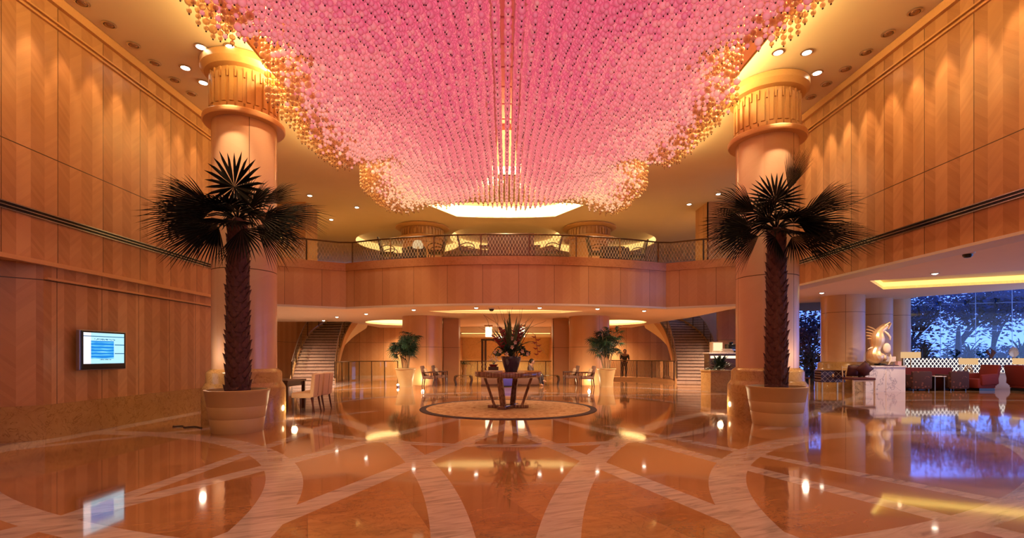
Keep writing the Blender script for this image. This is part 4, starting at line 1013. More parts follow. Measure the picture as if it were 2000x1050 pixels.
# seated, facing local -y
sit = dict(joints=[(0, 0, .47, .14), (0, .03, .68, .13), (0, .0, .88, .15), (0, -.03, 1.0, .055), (0, -.06, 1.10, .085),
    (-.19, .0, .92, .06), (-.23, -.05, .68, .045), (-.12, -.26, .60, .035), (.19, .0, .92, .06), (.23, -.05, .68, .045), (.12, -.26, .60, .035),
    (-.1, -.06, .47, .09), (-.1, -.46, .50, .065), (-.1, -.50, .10, .045), (-.1, -.62, .05, .04), (.1, -.06, .49, .09), (.06, -.46, .60, .065), (-.06, -.62, .25, .045), (-.08, -.74, .22, .04)],
    edges=[(0, 1), (1, 2), (2, 3), (3, 4), (2, 5), (5, 6), (6, 7), (2, 8), (8, 9), (9, 10), (0, 11), (11, 12), (12, 13), (13, 14), (0, 15), (15, 16), (16, 17), (17, 18)],
    head=4, torso=[0, 1, 2, 5, 6, 8, 9], torso_e=[(0, 1), (1, 2), (2, 3), (3, 4), (2, 5), (5, 6)], leg=[0, 11, 12, 13, 15, 16, 17], leg_e=[(0, 1), (1, 2), (2, 3), (0, 4), (4, 5), (5, 6)],
    hands=[((-.12, -.26, .60), (.3, -1, -.3)), ((.12, -.26, .60), (-.3, -1, -.3))])
stand = dict(joints=[(0, .1, .93, .13), (0, .03, 1.12, .12), (0, -.06, 1.34, .15), (0, -.10, 1.47, .055), (0, -.14, 1.57, .085),
    (-.2, -.06, 1.37, .06), (-.24, -.10, 1.10, .042), (-.14, -.34, 1.08, .032), (.2, -.06, 1.37, .06), (.24, -.10, 1.10, .042), (.14, -.34, 1.08, .032),
    (-.09, .1, .88, .09), (-.1, .06, .48, .06), (-.1, .08, .09, .042), (-.1, -.08, .04, .04), (.09, .1, .88, .09), (.1, .0, .48, .06), (.1, .1, .09, .042), (.1, -.06, .04, .04)],
    edges=sit['edges'], head=4, torso=sit['torso'], torso_e=sit['torso_e'], leg=sit['leg'], leg_e=sit['leg_e'],
    hands=[((-.14, -.34, 1.08), (.2, -1, -.2)), ((.14, -.34, 1.08), (-.2, -1, -.2))])
person('person with black hair in a brown-grey shirt seated cross-legged behind the flower table', (1.12, 21.7, -.03), 1.25, sit, m_cloth_grey, m_cloth_dark)
person('person in dark clothes standing behind the smoked glass railing on the right', (6.9, 28.0, 0), -.1, stand, m_cloth_dark, m_cloth_dark)

# ---------------------------------------------------------------- seating under the balcony
m_uph = plain('taupe_upholstery', (.17, .09, .065), .85); m_cush = plain('beige_cushion', (.52, .36, .22), .85, sc=50); m_cream_uph = plain('cream_upholstery', (.72, .52, .32), .8)
def armchair():
    t = thing('armchair', '', 'armchair')   # faces local +x
    mb = MB(); mb.rbox((0, 0, .40), (.60, .58, .13), .04); mb.build('seat', m_uph, t, True)
    mb = MB(); mb.rbox((-.30, 0, .66), (.09, .58, .50), .03, tilt=(0, -.2)); mb.build('backrest', m_uph, t, True)
    for sy in (-1, 1):
        mb = MB(); mb.rbox((.0, sy * .31, .62), (.60, .055, .04), .012); mb.box((.27, sy * .31, .48), (.045, .045, .28)); mb.box((.10, sy * .31, .52), (.035, .035, .18)); mb.build('arm', m_darkwood, t)
    for sx_ in (-1, 1):
        for sy in (-1, 1): mb = MB(); mb.tube([(sx_ * .26, sy * .25, .36), (sx_ * (.26 + (.05 if sx_ < 0 else 0)), sy * .25, 0)], [.03, .02], 6); mb.build('leg', m_darkwood, t)
    mb = MB(); mb.rbox((-.17, 0, .62), (.12, .42, .36), .055, tilt=(0, -.35), seg=3); mb.build('back_cushion', m_cush, t, True)
    return t
A = armchair(); A.location = (-3.35, 21.25, 0); A['label'] = 'dark armchair with beige cushion beside the left lady palm, nearest of the pair'; A['group'] = 'armchairs before the round columns'
again(A, (-2.98, 21.98, 0), 0, 'dark armchair with beige cushion behind the nearest left armchair')
again(A, (3.5, 20.98, 0), pi, 'dark armchair with beige cushion beside the right lady palm, nearest of the pair')
again(A, (2.9, 21.68, 0), pi, 'dark armchair with beige cushion behind the nearest right armchair')
def side_table(label, loc):
    t = thing('side_table', label, 'side table', loc)
    mb = MB(); mb.rbox((0, 0, .46), (.62, .5, .03), .01); mb.build('tabletop', m_glass_top, t)
    for s in (-1, 1):
        mb = MB(); mb.tube([(s * .28, 0, .44), (s * .36, 0, .40), (s * .38, 0, .25), (s * .33, 0, .06), (s * .34, 0, .0)], [.05, .06, .055, .05, .05], 8); mb.build('leg', m_bronze, t, True)
    mb = MB(); mb.box((0, 0, .34), (.6, .3, .02)); mb.build('shelf', m_brass, t)
    return t
m_glass_top = glass('table_glass', (.8, .85, .8), gl=.5)
side_table('low glass side table with curved bronze legs left of the long bench', (-1.92, 21.7, 0))
side_table('low glass side table with curved bronze legs right of the long bench', (2.03, 21.9, 0))
t = thing('bench', 'long low brown upholstered bench behind the flower table', 'bench', (.2, 21.9, 0))
mb = MB(); mb.rbox((0, 0, .22), (2.6, .8, .34), .03); mb.build('base', plain('brown_leather', (.16, .07, .045), .5), t, True)
mb = MB(); mb.rbox((0, 0, .42), (2.58, .78, .1), .04); mb.build('seat_cushion', plain('brown_leather_seat', (.22, .10, .06), .5), t, True)
mb = MB(); mb.box((0, 0, .025), (2.62, .82, .05)); mb.build('plinth', m_darkwood, t)
t = thing('ottoman', 'blue square ottoman before the long bench, under the flower table', 'ottoman', (.12, 21.15, 0))
mb = MB(); mb.rbox((0, 0, .22), (.5, .4, .38), .03); mb.build('cushion', plain('blue_velvet', (.05, .04, .30), .8), t, True); mb = MB(); mb.box((0, 0, .02), (.46, .36, .04)); mb.build('base', m_black, t)
# left chairs and desk beside the tall column
def side_chair():
    t = thing('dining_chair', '', 'chair')   # faces local -x
    mb = MB(); mb.rbox((-.02, 0, .42), (.50, .50, .13), .035); mb.build('seat', m_cream_uph, t, True)
    mb = MB(); mb.rbox((.25, 0, .66), (.10, .52, .56), .03, tilt=(0, .10)); bk = mb.build('backrest', m_cream_uph, t, True)
    mb = MB(); mb.box((.302, 0, .66), (.004, .012, .5), tilt=(0, .10)); mb.build('back_seam', m_uph, bk)
    for sx_ in (-1, 1):
        for sy in (-1, 1):
            x0 = sx_ * .22 - .01; mb = MB(); mb.tube([(x0, sy * .21, .38), (x0 + (.07 if sx_ > 0 else 0), sy * .21, 0)], [.026, .016], 6); mb.build('leg', m_darkred, t)
    return t
m_darkred = plain('mahogany', (.07, .015, .01), .3)
C = side_chair(); C.location = (-4.87, 11.75, 0); C['label'] = 'cream upholstered chair beside the left tall column, nearest of two'; C['group'] = 'cream chairs at the dark desk'
again(C, (-4.86, 12.42, 0), -.08, 'cream upholstered chair beside the left tall column, farther of two')
t = thing('writing_desk', 'dark wooden desk half hidden behind the left tall column', 'desk', (-5.85, 12.25, 0))
mb = MB(); mb.rbox((0, 0, .74), (1.1, 1.1, .05), .01); mb.build('desktop', m_darkwood, t); mb = MB(); mb.box((0, 0, .66), (1.0, 1.0, .1)); mb.build('apron', m_darkwood, t)
for sx_ in (-1, 1):
    for sy in (-1, 1): mb = MB(); mb.box((sx_ * .49, sy * .49, .36), (.07, .07, .72)); mb.build('leg', m_darkwood, t)
# small cable on the floor
t = tag(None or (lambda mb: (mb.tube(catmull([(-6.5, 9.42, .012), (-6.42, 9.3, .012), (-6.3, 9.38, .012), (-6.15, 9.22, .012), (-6.0, 9.3, .012), (-5.75, 9.1, .012)], 6), .012, 6), mb.build('power_cable', m_black, None, True))[1])(MB()), 'short black cable on the floor beside the left tall column base', 'cable')

# ---------------------------------------------------------------- right side planter and bar shelf
t = thing('planter_box', 'brown marble planter box at the foot of the right staircase', 'planter', (8.05, 18.3, 0))
mb = MB(); mb.box((0, 0, .39), (.9, .9, .78)); mb.build('box', m_gold_marble, t); mb = MB(); mb.rbox((0, 0, .79), (.96, .96, .05), .01); mb.build('rim', m_gold_marble, t)
random.seed(21)
t = thing('leafy_bush', 'dark green leafy bush growing in the marble planter box', 'bush', (8.12, 18.3, .80))
mb = MB()
for k in range(170):
    az = random.uniform(0, 2 * pi); el = random.uniform(.05, 1.3); d = Vector((math.cos(az) * math.cos(el), math.sin(az) * math.cos(el), math.sin(el))); L = random.uniform(.3, .62); c = d * random.uniform(.02, .25); s = Vector((-math.sin(az), math.cos(az), 0)) * .035; tip = c + d * L + Vector((0, 0, -.22 * L * math.cos(el)))
    mid = c + d * L * .55 + Vector((0, 0, .02)); mb.add([c, mid + s, tip, mid - s, mid + Vector((0, 0, -.012))], [(0, 1, 4), (1, 2, 4), (2, 3, 4), (3, 0, 4)])
mb.build('foliage', m_greend, t)
for k in range(5): mb = MB(); a = k * 1.26; mb.tube([(0, 0, -.02), (.08 * math.cos(a), .08 * math.sin(a), .25)], .012, 5); mb.build('stem', m_stem, t)
m_cab = plain('cabinet_cream', (.6, .45, .3), .4)
t = thing('service_counter', 'dark counter with lit front at the far right, beyond the staircase', 'counter', (10.4, 23.0, 0))
mb = MB(); mb.box((0, 0, .72), (1.6, .6, 1.44)); mb.build('cabinet', m_darkwood, t); mb = MB(); mb.rbox((0, 0, 1.47), (1.7, .7, .06), .01); mb.build('worktop', m_white_marble, t)
mb = MB(); mb.box((0, -.31, 1.28), (1.5, .02, .12)); mb.build('lit_strip', emit('counter_strip', (1, .8, .55), 1.6), t)
t = thing('coffee_machine', 'black coffee machine on the far service counter', 'coffee machine', (10.75, 23.0, 1.5))
mb = MB(); mb.rbox((0, 0, .2), (.42, .4, .4), .03); mb.build('housing', m_black, t, True); mb = MB(); mb.box((0, -.22, .12), (.3, .1, .04)); mb.build('drip_tray', m_chrome, t)
mb = MB(); mb.lathe([(.06, .4), (.1, .44), (.1, .5), (0, .5)], n=16); mb.build('bean_hopper', m_black, t, True)
t = thing('lit_display_box', 'small glowing cream display box on the far service counter', 'display box', (10.05, 23.0, 1.5))
mb = MB(); mb.rbox((0, 0, .25), (.5, .35, .5), .01); mb.build('box', m_cab, t); mb = MB(); mb.box((0, -.18, .27), (.42, .01, .38)); mb.build('lit_panel', emit('display_panel', (1, .72, .4), 1.3), t)
for k in range(4):
    t = thing('glass_tray', 'stacked glass tray on the far counter front, number order from the bottom' if 0 else ('lowest', 'second', 'third', 'topmost')[k] + ' of the stacked glass trays on the far service counter', 'tray', (10.45, 22.8, 1.502 + k * .045), group='stacked glass trays')
    mb = MB(); mb.rbox((0, 0, .018), (.62 - .05 * k, .22, .03), .008); mb.build('tray', m_petal, t)
# artwork beyond the right stair
t = thing('abstract_painting', 'dark blue and white abstract painting on the wall above the right staircase', 'painting', (12.75, 32.44, 3.85))
g = G('abstract_canvas'); n = g.noise(g.pos(), 1.6, 9, .7, 1.2); m_art = g.fin(g.ramp(n, [(.40, (.02, .03, .08)), (.5, (.18, .22, .34)), (.58, (.62, .64, .68))]), .6)
mb = MB(); mb.box((0, 0, 0), (1.9, .04, 1.7)); mb.build('canvas', m_art, t)
mb = MB()
for a, b, c_, d_ in ((0, .87, 2.0, .06), (0, -.87, 2.0, .06)): mb.box((a, -.01, b), (c_, .07, d_))
for a in (-.97, .97): mb.box((a, -.01, 0), (.06, .07, 1.8))
mb.build('frame', m_darkwood, t)
# small wall lettering, unreadable lines
def lettering(label, x, y, z, rows, rz=0):
    t = thing('wall_lettering', label, 'sign', (x, y, z), rz); random.seed(int(abs(x) * 10)); mb = MB()
    for r, wd in enumerate(rows):
        xx = -wd / 2
        while xx < wd / 2:
            l = random.uniform(.035, .06); mb.box((xx + l / 2, 0, -r * .17), (l * .6, .02, random.uniform(.06, .09))); xx += l + .015
    mb.build('lettering', m_bronze, t); return t
lettering('small dark direction lettering on the rear wall right of the left staircase', -9.6, 32.44, 1.9, (.5, 1.1, .6))
lettering('small dark direction lettering on the rear wall left of the right staircase', 8.6, 32.44, 1.75, (1.1, .6))
# ---------------------------------------------------------------- rear hall lamps and plant
def crystal(label, loc, s=1.0):
    t = thing('crystal_lantern', label, 'lamp', loc)
    mb = MB(); mb.rbox((0, 0, 0), (.42 * s, .42 * s, .10), .01); mb.build('canopy', m_trimwood, t)
    mb = MB(); mb.lathe([(0, -.08), (.17 * s, -.08), (.17 * s, -.55 * s), (0, -.55 * s)], n=24); mb.build('shade', emit('lantern_glow', (1, .80, .50), 3.0), t, True)
    return t
crystal('glowing square lantern on the hall ceiling left of the flowers', (-1.05, 29.5, 3.148), 1.2)
crystal('glowing square lantern on the hall ceiling right of the flowers', (.95, 29.5, 3.148), 1.2)
t = thing('crystal_chandelier', 'bright crystal chandelier glowing behind the flower arrangement', 'chandelier', (.15, 30.5, 2.6))
mb = MB(); mb.tube([(0, 0, .60), (0, 0, -.2)], .02, 6)
for k in range(8): a = k * pi / 4; mb.tube([(0, 0, -.2), (.35 * math.cos(a), .35 * math.sin(a), -.3), (.55 * math.cos(a), .55 * math.sin(a), -.15)], .012, 5)
mb.build('frame', m_brass, t)
for k in range(8): a = k * pi / 4; mb = MB(); mb.sphere((.55 * math.cos(a), .55 * math.sin(a), -.08), .09, 0, 2); mb.build('lamp_shade', emit('crystal_bulb', (1, .82, .6), 4.0), t, True)
t = thing('orchid_display', 'white orchids in a low bowl on a stand behind the flower table', 'flowers', (-.62, 24.0, 0))
mb = MB(); mb.box((0, 0, .4), (.5, .4, .8)); mb.build('stand', m_darkwood, t); mb = MB(); mb.lathe([(0, .8), (.16, .8), (.24, .92), (.22, .92), (0, .86)], n=24); mb.build('bowl', m_red, t, True)
for k in range(12): mb = MB(); mb.sphere((random.uniform(-.3, .3), random.uniform(-.12, .12), random.uniform(1.0, 1.45)), .06, 0, 1, (1, .5, .9)); mb.build('bloom', m_petal, t, True)
mb = MB()
for k in range(5): mb.tube([(0, 0, .88), (.07 * (k - 2), 0, 1.2), (.13 * (k - 2), 0, 1.35)], .008, 5)
mb.build('stem', m_green, t)
t = thing('small_potted_fern', 'small green fern on a pedestal left of the dark doorway', 'potted plant', (-2.35, 27.0, 0))
mb = MB(); mb.lathe([(0, 0), (.16, 0), (.12, .5), (.18, .85), (0, .85)], n=20); mb.build('pedestal', m_brass, t, True); mb = MB()
for k in range(40): az = random.uniform(0, 2 * pi); strap(mb, az, random.uniform(.3, 1.4), random.uniform(.3, .55), .03, .5, (0, 0, .83))
mb.build('fronds', m_green, t)
# ---------------------------------------------------------------- upstairs furniture
m_wick = plain('grey_wicker', (.10, .085, .06), .7)
def lounge_chair():
    t = thing('wicker_armchair', '', 'armchair')  # faces local -x
    mb = MB(); mb.rbox((0, 0, .40), (.55, .55, .10), .03); mb.build('seat', m_wick, t, True)
    mb = MB(); mb.rbox((.30, 0, .72), (.06, .52, .62), .025, tilt=(0, .22)); mb.build('backrest', m_wick, t, True)
    for sy in (-1, 1):
        mb = MB(); mb.tube(catmull([(.26, sy * .29, .60), (.0, sy * .31, .68), (-.24, sy * .29, .62), (-.28, sy * .29, .48), (-.18, sy * .29, .42)], 5), .018, 6); mb.build('arm', m_bronze, t, True)
    for sx_ in (-1, 1):
        for sy in (-1, 1): mb = MB(); mb.tube([(sx_ * .24, sy * .24, .38), (sx_ * .27, sy * .25, 0)], .018, 6); mb.build('leg', m_bronze, t)
    return t
U = lounge_chair(); U.location = (-2.62, 18.15, MEZ); U['label'] = 'dark wicker armchair upstairs before the left upper column, facing left'; U['group'] = 'upstairs armchairs'
again(U, (-4.5, 18.5, MEZ), pi, 'dark wicker armchair upstairs behind the rail, leftmost of the row')
again(U, (-1.45, 18.1, MEZ), pi, 'dark chair upstairs just left of the dark cabinet')
again(U, (1.75, 18.1, MEZ), 0, 'dark chair upstairs just right of the dark cabinet')
again(U, (3.45, 18.3, MEZ), pi, 'dark wicker armchair upstairs before the right upper column, facing right')
again(U, (5.15, 18.9, MEZ), 0, 'dark wicker armchair upstairs behind the rail, rightmost of the row')
for lb, x, y, wd in (('low dark sofa upstairs between the two left armchairs', -3.6, 18.95, .8), ('low dark sofa upstairs right of the right upper column', 4.25, 18.9, 1.0)):
    t = thing('lounge_sofa', lb, 'sofa', (x, y, MEZ)); mb = MB(); mb.rbox((0, 0, .3), (wd, .7, .42), .05); mb.build('seat', m_cloth_dark, t, True); mb = MB(); mb.rbox((0, .3, .62), (wd, .16, .5), .06); mb.build('backrest', m_cloth_dark, t, True)
    for sx_ in (-1, 1): mb = MB(); mb.rbox((sx_ * wd * .45, 0, .5), (.14, .7, .4), .05); mb.build('armrest', m_cloth_dark, t, True)
t = thing('table_lamp', 'small glowing table lamp upstairs before the left upper column', 'lamp', (-3.32, 18.15, MEZ))
mb = MB(); mb.lathe([(0, 0), (.15, 0), (.02, .03), (.02, .62), (0, .62)], n=20); mb.build('base', m_brass, t, True); mb = MB(); mb.lathe([(.20, .58), (.19, .72), (.12, .84), (0, .86)], n=28); mb.build('lamp_shade', emit('lamp_shade_glow', (1, .72, .45), .9), t, True)
for lb, x in (('small dark table upstairs left of the dark cabinet', -.8), ('small dark table upstairs right of the dark cabinet', 1.1)):
    t = thing('cocktail_table', lb, 'table', (x, 18.4, MEZ)); mb = MB(); mb.rbox((0, 0, .66), (.42, .5, .04), .01); mb.build('tabletop', m_darkwood, t); mb = MB(); mb.tube([(0, 0, 0), (0, 0, .65)], .03, 8); mb.build('pedestal', m_bronze, t); mb = MB(); mb.lathe([(0, 0), (.2, 0), (.2, .02), (0, .03)], n=16); mb.build('foot', m_bronze, t)
t = thing('display_cabinet', 'dark slatted cabinet in the middle of the upper lounge behind the rail', 'cabinet', (.2, 19.9, MEZ))
mb = MB(); mb.rbox((0, 0, .76), (1.9, .5, 1.5), .01); mb.build('cabinet_body', m_darkwood, t)
for k in range(2):
    d_ = MB()
    for j in range(8): d_.box((-.47 + k * .94 - .38 + j * .108, -.262, .78), (.06, .02, 1.36))
    dd = d_.build('slatted_door', plain('slat_wood', (.12, .05, .03), .35), t); hd_ = MB(); hd_.box((-.06 + k * .12 + (-.0), -.285, .8), (.02, .03, .25)); hd_.build('handle', m_brass, dd)
# ---------------------------------------------------------------- lounge on the right
m_crim = plain('crimson_fabric', (.17, .010, .007), .75); m_gold = plain('gilded_bronze', (.80, .55, .32), .32, metal=.55)
m_shade = emit('drum_shade_glow', (1, .60, .28), .8)
t = thing('patterned_chest', 'small dark chest with diamond pattern on pale legs by the nearest lounge column', 'chest', (12.38, 18.4, 0), -.1)
g = G('diamond_lacquer'); u, v, z = g.xyz(g.tex('Object')); s1 = g.M('ABSOLUTE', g.M('SUBTRACT', g.M('FRACT', g.M('MULTIPLY', g.M('ADD', u, z), 5.2)), .5)); s2 = g.M('ABSOLUTE', g.M('SUBTRACT', g.M('FRACT', g.M('MULTIPLY', g.M('SUBTRACT', u, z), 5.2)), .5))
m_dia = g.fin(g.mix(g.M('MAXIMUM', g.M('LESS_THAN', s1, .035), g.M('LESS_THAN', s2, .035)), (.03, .008, .01), (.4, .32, .3)), .2)
mb = MB(); mb.rbox((0, 0, .56), (.88, .45, .42), .01); cb = mb.build('chest_body', m_dia, t); mb = MB(); mb.rbox((0, 0, .79), (.92, .48, .03), .008); mb.build('top', m_darkwood, t)
for sx_ in (-1, 1):
    for sy in (-1, 1): mb = MB(); mb.box((sx_ * .37, sy * .18, .18), (.05, .05, .36)); mb.build('leg', m_brass, t)
mb = MB(); mb.sphere((0, -.24, .6), .045, 0, 2, (1, .4, 1.3)); mb.build('lock_plate', m_brass, cb, True)
t = thing('side_chair', 'pale-legged side chair with dark red seat before the nearest lounge column', 'chair', (12.92, 17.62, 0), 0)
mb = MB(); mb.rbox((0, 0, .52), (.82, .6, .09), .03); mb.build('seat', plain('dark_red_seat', (.09, .012, .015), .7), t, True)
for sx_ in (-1, 1):
    mb = MB(); mb.box((sx_ * .38, -.26, .24), (.04, .04, .48)); mb.build('leg', m_cab, t); mb = MB(); mb.tube([(sx_ * .38, .26, 0), (sx_ * .38, .28, .5), (sx_ * .38, .34, .98)], .02, 6); mb.build('leg', m_cab, t)
mb = MB(); mb.box((0, -.26, .45), (.78, .03, .04)); mb.build('apron', m_cab, t); mb = MB(); mb.box((0, .33, .92), (.78, .03, .05)); mb.build('back_rail', m_cab, t)
m_rc = plain('wine_silk', (.07, .012, .014), .55)
for k, (x_, y_, ry, lb) in enumerate(((-.12, .1, .0, 'dark red square cushion on the side chair, left one'), (.12, .0, .75, 'dark red cushion standing on its corner in the side chair'), (.30, .12, -.2, 'dark red cushion on the side chair, right one'))):
    t = thing('cushion', lb, 'cushion', (12.92 + x_, 17.62 + (0.13, -.12, .16)[k], .585 + (.29 if k == 1 else .215)), group='dark red cushions on the side chair'); t.rotation_euler = (.25, ry, 0)
    mb = MB(); S = .2; n = 9
    for sd in (-1, 1):
        V_ = [(S * (2 * i / (n - 1) - 1) * (1 + .06 * abs(2 * j / (n - 1) - 1) ** 2), sd * .085 * (max(0, 1 - (2 * i / (n - 1) - 1) ** 2) * max(0, 1 - (2 * j / (n - 1) - 1) ** 2)) ** .5, S * (2 * j / (n - 1) - 1) * (1 + .06 * abs(2 * i / (n - 1) - 1) ** 2)) for i in range(n) for j in range(n)]
        F_ = [(i * n + j, i * n + j + 1, (i + 1) * n + j + 1, (i + 1) * n + j) for i in range(n - 1) for j in range(n - 1)]; mb.add(V_, F_ if sd < 0 else [f[::-1] for f in F_])
    mb.build('cover', m_rc, t, True)
    mb = MB(); mb.tube([(-S * 1.05, 0, -S * 1.05), (S * 1.05, 0, -S * 1.05), (S * 1.05, 0, S * 1.05), (-S * 1.05, 0, S * 1.05), (-S * 1.05, 0, -S * 1.05)], .008, 5); mb.build('piping', m_darkred, t)
t = thing('marble_desk', 'white veined marble desk under the gilded sculpture', 'desk', (14.30, 18.48, 0))
mb = MB(); mb.box((0, 0, .46), (1.5, .7, .92)); mb.build('front_panel', m_white_marble, t); mb = MB(); mb.rbox((0, 0, .95), (1.56, .78, .06), .008); mb.build('top', m_white_marble, t)
mb = MB(); mb.box((.02, -.352, .46), (.012, .006, .90)); mb.build('joint', m_petal, t)
# sculpture
SX, SY, SZ = 14.28, 18.35, .985; k_ = SY / F
def q(px, py, dy=0): return ((px - 1721.5) * k_, dy, (711.5 - py) * k_)
t = thing('bird_sculpture', 'gilded abstract bird-like sculpture with rayed wing on the marble desk', 'sculpture', (SX, SY, SZ))
mb = MB(); mb.lathe([(0, 0), (.16, 0), (.24, .03), (.17, .075), (0, .09)], n=32, sy=.7); mb.build('base', m_black, t, True)
J = [(*q(1722, 706), .10), (*q(1713, 697), .36), (*q(1706, 688), .27), (*q(1712, 679), .16), (*q(1714, 671), .22), (*q(1715, 661), .28), (*q(1715, 651), .23), (*q(1720, 643), .13), (*q(1730, 636), .15), (*q(1737, 630), .07)]
skin_body('body', J, [(i, i + 1) for i in range(len(J) - 1)], m_gold, t)
skin_body('hip', [(*q(1722, 700), .14), (*q(1729, 697), .16), (*q(1727, 686), .08)], [(0, 1), (1, 2)], m_gold, t)
mb = MB(); mb.sphere(q(1729, 678, -.12), .2, 0, 3, (.75, .35, 1.0)); mb.build('breast_shell', m_petal, t, True)
mb = MB(); mb.tube([q(1723, 645, -.15), q(1727, 650, -.2), q(1732, 657, -.2), q(1733, 662, -.18)], [.03, .045, .04, .02], 8); mb.build('neck_edge', m_petal, t, True)
mb = MB(); mb.tube([q(1696, 680, -.02), q(1702, 677, -.04), q(1709, 675, -.05), q(1713, 671, -.1)], [.015, .03, .025, .01], 8); mb.build('tail_edge', m_petal, t, True)
mb = MB(); mb.tube([q(1735, 690, -.15), q(1734, 700, -.2), q(1729, 710, -.2)], [.02, .035, .015], 8); mb.build('foot_edge', m_petal, t, True)
for j, (a_, b_) in enumerate((((1697, 636), (1713, 643)), ((1695, 642), (1710, 646)), ((1694, 648), (1708, 651)), ((1695, 654), (1707, 656)), ((1697, 660), (1707, 661)))):
    mb = MB(); mb.tube([q(a_[0] - 1, a_[1] - 1), q((a_[0] + b_[0]) / 2, (a_[1] + b_[1]) / 2 - 1), q(*b_)], [.022, .028, .02], 6); mb.build('wing_ray', m_gold, t, True)
mb = MB(); mb.tube([q(1726, 634, -.1), q(1734, 628, -.13), q(1738, 630, -.1), q(1733, 641, -.1)], [.015, .03, .035, .02], 8); mb.build('crest', m_gold, t, True)
lamp('SPOT', 'sculpture_spot', (14.0, 16.2, LNG - .1), 190, (1, .78, .55), (SX, SY, 1.6), spot_size=.55, spot_blend=.6, shadow_soft_size=.05)
t = thing('desk_lamp', 'small white-shaded lamp on the marble desk right of the sculpture', 'lamp', (14.82, 18.62, .985))
mb = MB(); mb.lathe([(0, 0), (.08, 0), (.015, .03), (.015, .14), (0, .14)], n=16); mb.build('base', m_brass, t, True); mb = MB(); mb.rbox((0, 0, .24), (.38, .2, .2), .01); mb.build('lamp_shade', m_petal, t)
t = thing('folded_papers', 'flat dark red folder on the marble desk before the sculpture', 'folder', (14.5, 18.2, .984)); mb = MB(); mb.rbox((0, 0, .012), (.55, .25, .022), .004); mb.build('cover', m_rc, t)
t = thing('gift_box', 'small pale pink box on the marble desk right of the sculpture', 'box', (14.92, 18.3, .984)); mb = MB(); mb.rbox((0, 0, .07), (.14, .14, .14), .006); mb.build('box', plain('pink_card', (.6, .35, .38), .6), t); mb = MB(); mb.rbox((0, 0, .15), (.15, .15, .025), .004); mb.build('lid', plain('pink_card_lid', (.6, .35, .38), .6), t)
# back-lit lattice screen
g = G('lattice_glow'); u, v, _ = g.xyz(g.tex('UV')); a_ = g.M('ABSOLUTE', g.M('SUBTRACT', g.M('FRACT', g.M('MULTIPLY_ADD', v, 4.6, g.M('MULTIPLY', u, 6.2))), .5)); b_ = g.M('ABSOLUTE', g.M('SUBTRACT', g.M('FRACT', g.M('MULTIPLY_ADD', v, -4.6, g.M('MULTIPLY', u, 6.2))), .5))
msk = g.M('MULTIPLY', g.M('GREATER_THAN', a_, .11), g.M('GREATER_THAN', b_, .11)); msk = g.M('SUBTRACT', 1.0, msk)
e = g.node('ShaderNodeEmission'); e.inputs[0].default_value = (1, .9, .78, 1); e.inputs[1].default_value = 1.5; g.fin((.06, .035, .03), .5)
mx = g.node('ShaderNodeMixShader'); g.nt.links.new(msk, mx.inputs[0]); g.nt.links.new(g.b.outputs[0], mx.inputs[1]); g.nt.links.new(e.outputs[0], mx.inputs[2]); g.nt.links.new(mx.outputs[0], g.out.inputs[0]); m_lat = g.m
t = thing('lattice_screen', 'glowing white lattice screen running behind the red lounge seating', 'screen', (0, 0, 0))
for k, (xa, xb) in enumerate(((17.3, 19.6), (19.75, 22.1), (22.25, 24.6))):
    mb = MB(); ya, yb = 20.95, 20.8; L = xb - xa
    mb.add([(xa, ya, .25), (xb, yb, .25), (xb, yb, 1.24), (xa, ya, 1.24), (xa, ya + .03, .25), (xb, yb + .03, .25), (xb, yb + .03, 1.24), (xa, ya + .03, 1.24)], [(0, 1, 2, 3), (5, 4, 7, 6), (3, 2, 6, 7)], 0, [[(0, 0), (L, 0), (L, 1), (0, 1)]] * 2 + [[(0, 0), (.01, 0), (.01, .01), (0, .01)]])
    mb.build('lattice_panel', m_lat, t)
for xx in (17.22, 19.68, 22.18): mb = MB(); mb.box((xx, 20.85, .64), (.08, .08, 1.28)); mb.build('post', m_brass, t)
mb = MB(); mb.box((20.9, 20.88, .12), (7.4, .3, .24)); mb.build('plinth', m_darkwood, t)
t = thing('banquette', 'long crimson banquette sofa in the lounge before the lattice screen', 'sofa', (17.3, 19.6, 0))
mb = MB(); mb.rbox((0, .1, .25), (2.6, .75, .4), .04); mb.build('seat', m_crim, t, True); mb = MB(); mb.rbox((0, .5, .55), (2.6, .16, .62), .05); mb.build('backrest', m_crim, t, True); mb = MB(); mb.box((0, .1, .03), (2.5, .7, .06)); mb.build('plinth', m_black, t)
g = G('floral_brocade'); vo = g.node('ShaderNodeTexVoronoi'); g.put(vo.inputs['Vector'], g.tex()); vo.inputs['Scale'].default_value = 7.5
m_floral = g.fin(g.mix(g.M('LESS_THAN', vo.outputs['Distance'], .28), (.05, .012, .01), (.17, .05, .035)), .8)
def tub_chair():
    t = thing('tub_chair', '', 'armchair')
    mb = MB(); mb.rbox((0, .05, .26), (.62, .6, .36), .05); mb.build('seat', m_floral, t, True)
    mb = MB(); mb.rbox((0, -.28, .42), (.76, .12, .68), .05); mb.build('backrest', m_floral, t, True)
    for s in (-1, 1): mb = MB(); mb.rbox((s * .35, .02, .38), (.11, .6, .5), .04); mb.build('armrest', m_floral, t, True)
    for sx_ in (-1, 1):
        for sy in (-1, 1): mb = MB(); mb.box((sx_ * .3, sy * .24, .04), (.04, .04, .08)); mb.build('leg', m_black, t)
    return t
B = tub_chair(); B.location = (15.95, 18.75, 0); B['label'] = 'dark floral tub chair seen from behind, next to the marble desk'; B['group'] = 'floral tub chairs'
again(B, (17.42, 18.8, 0), .05, 'dark floral tub chair seen from behind, before the middle of the banquette')
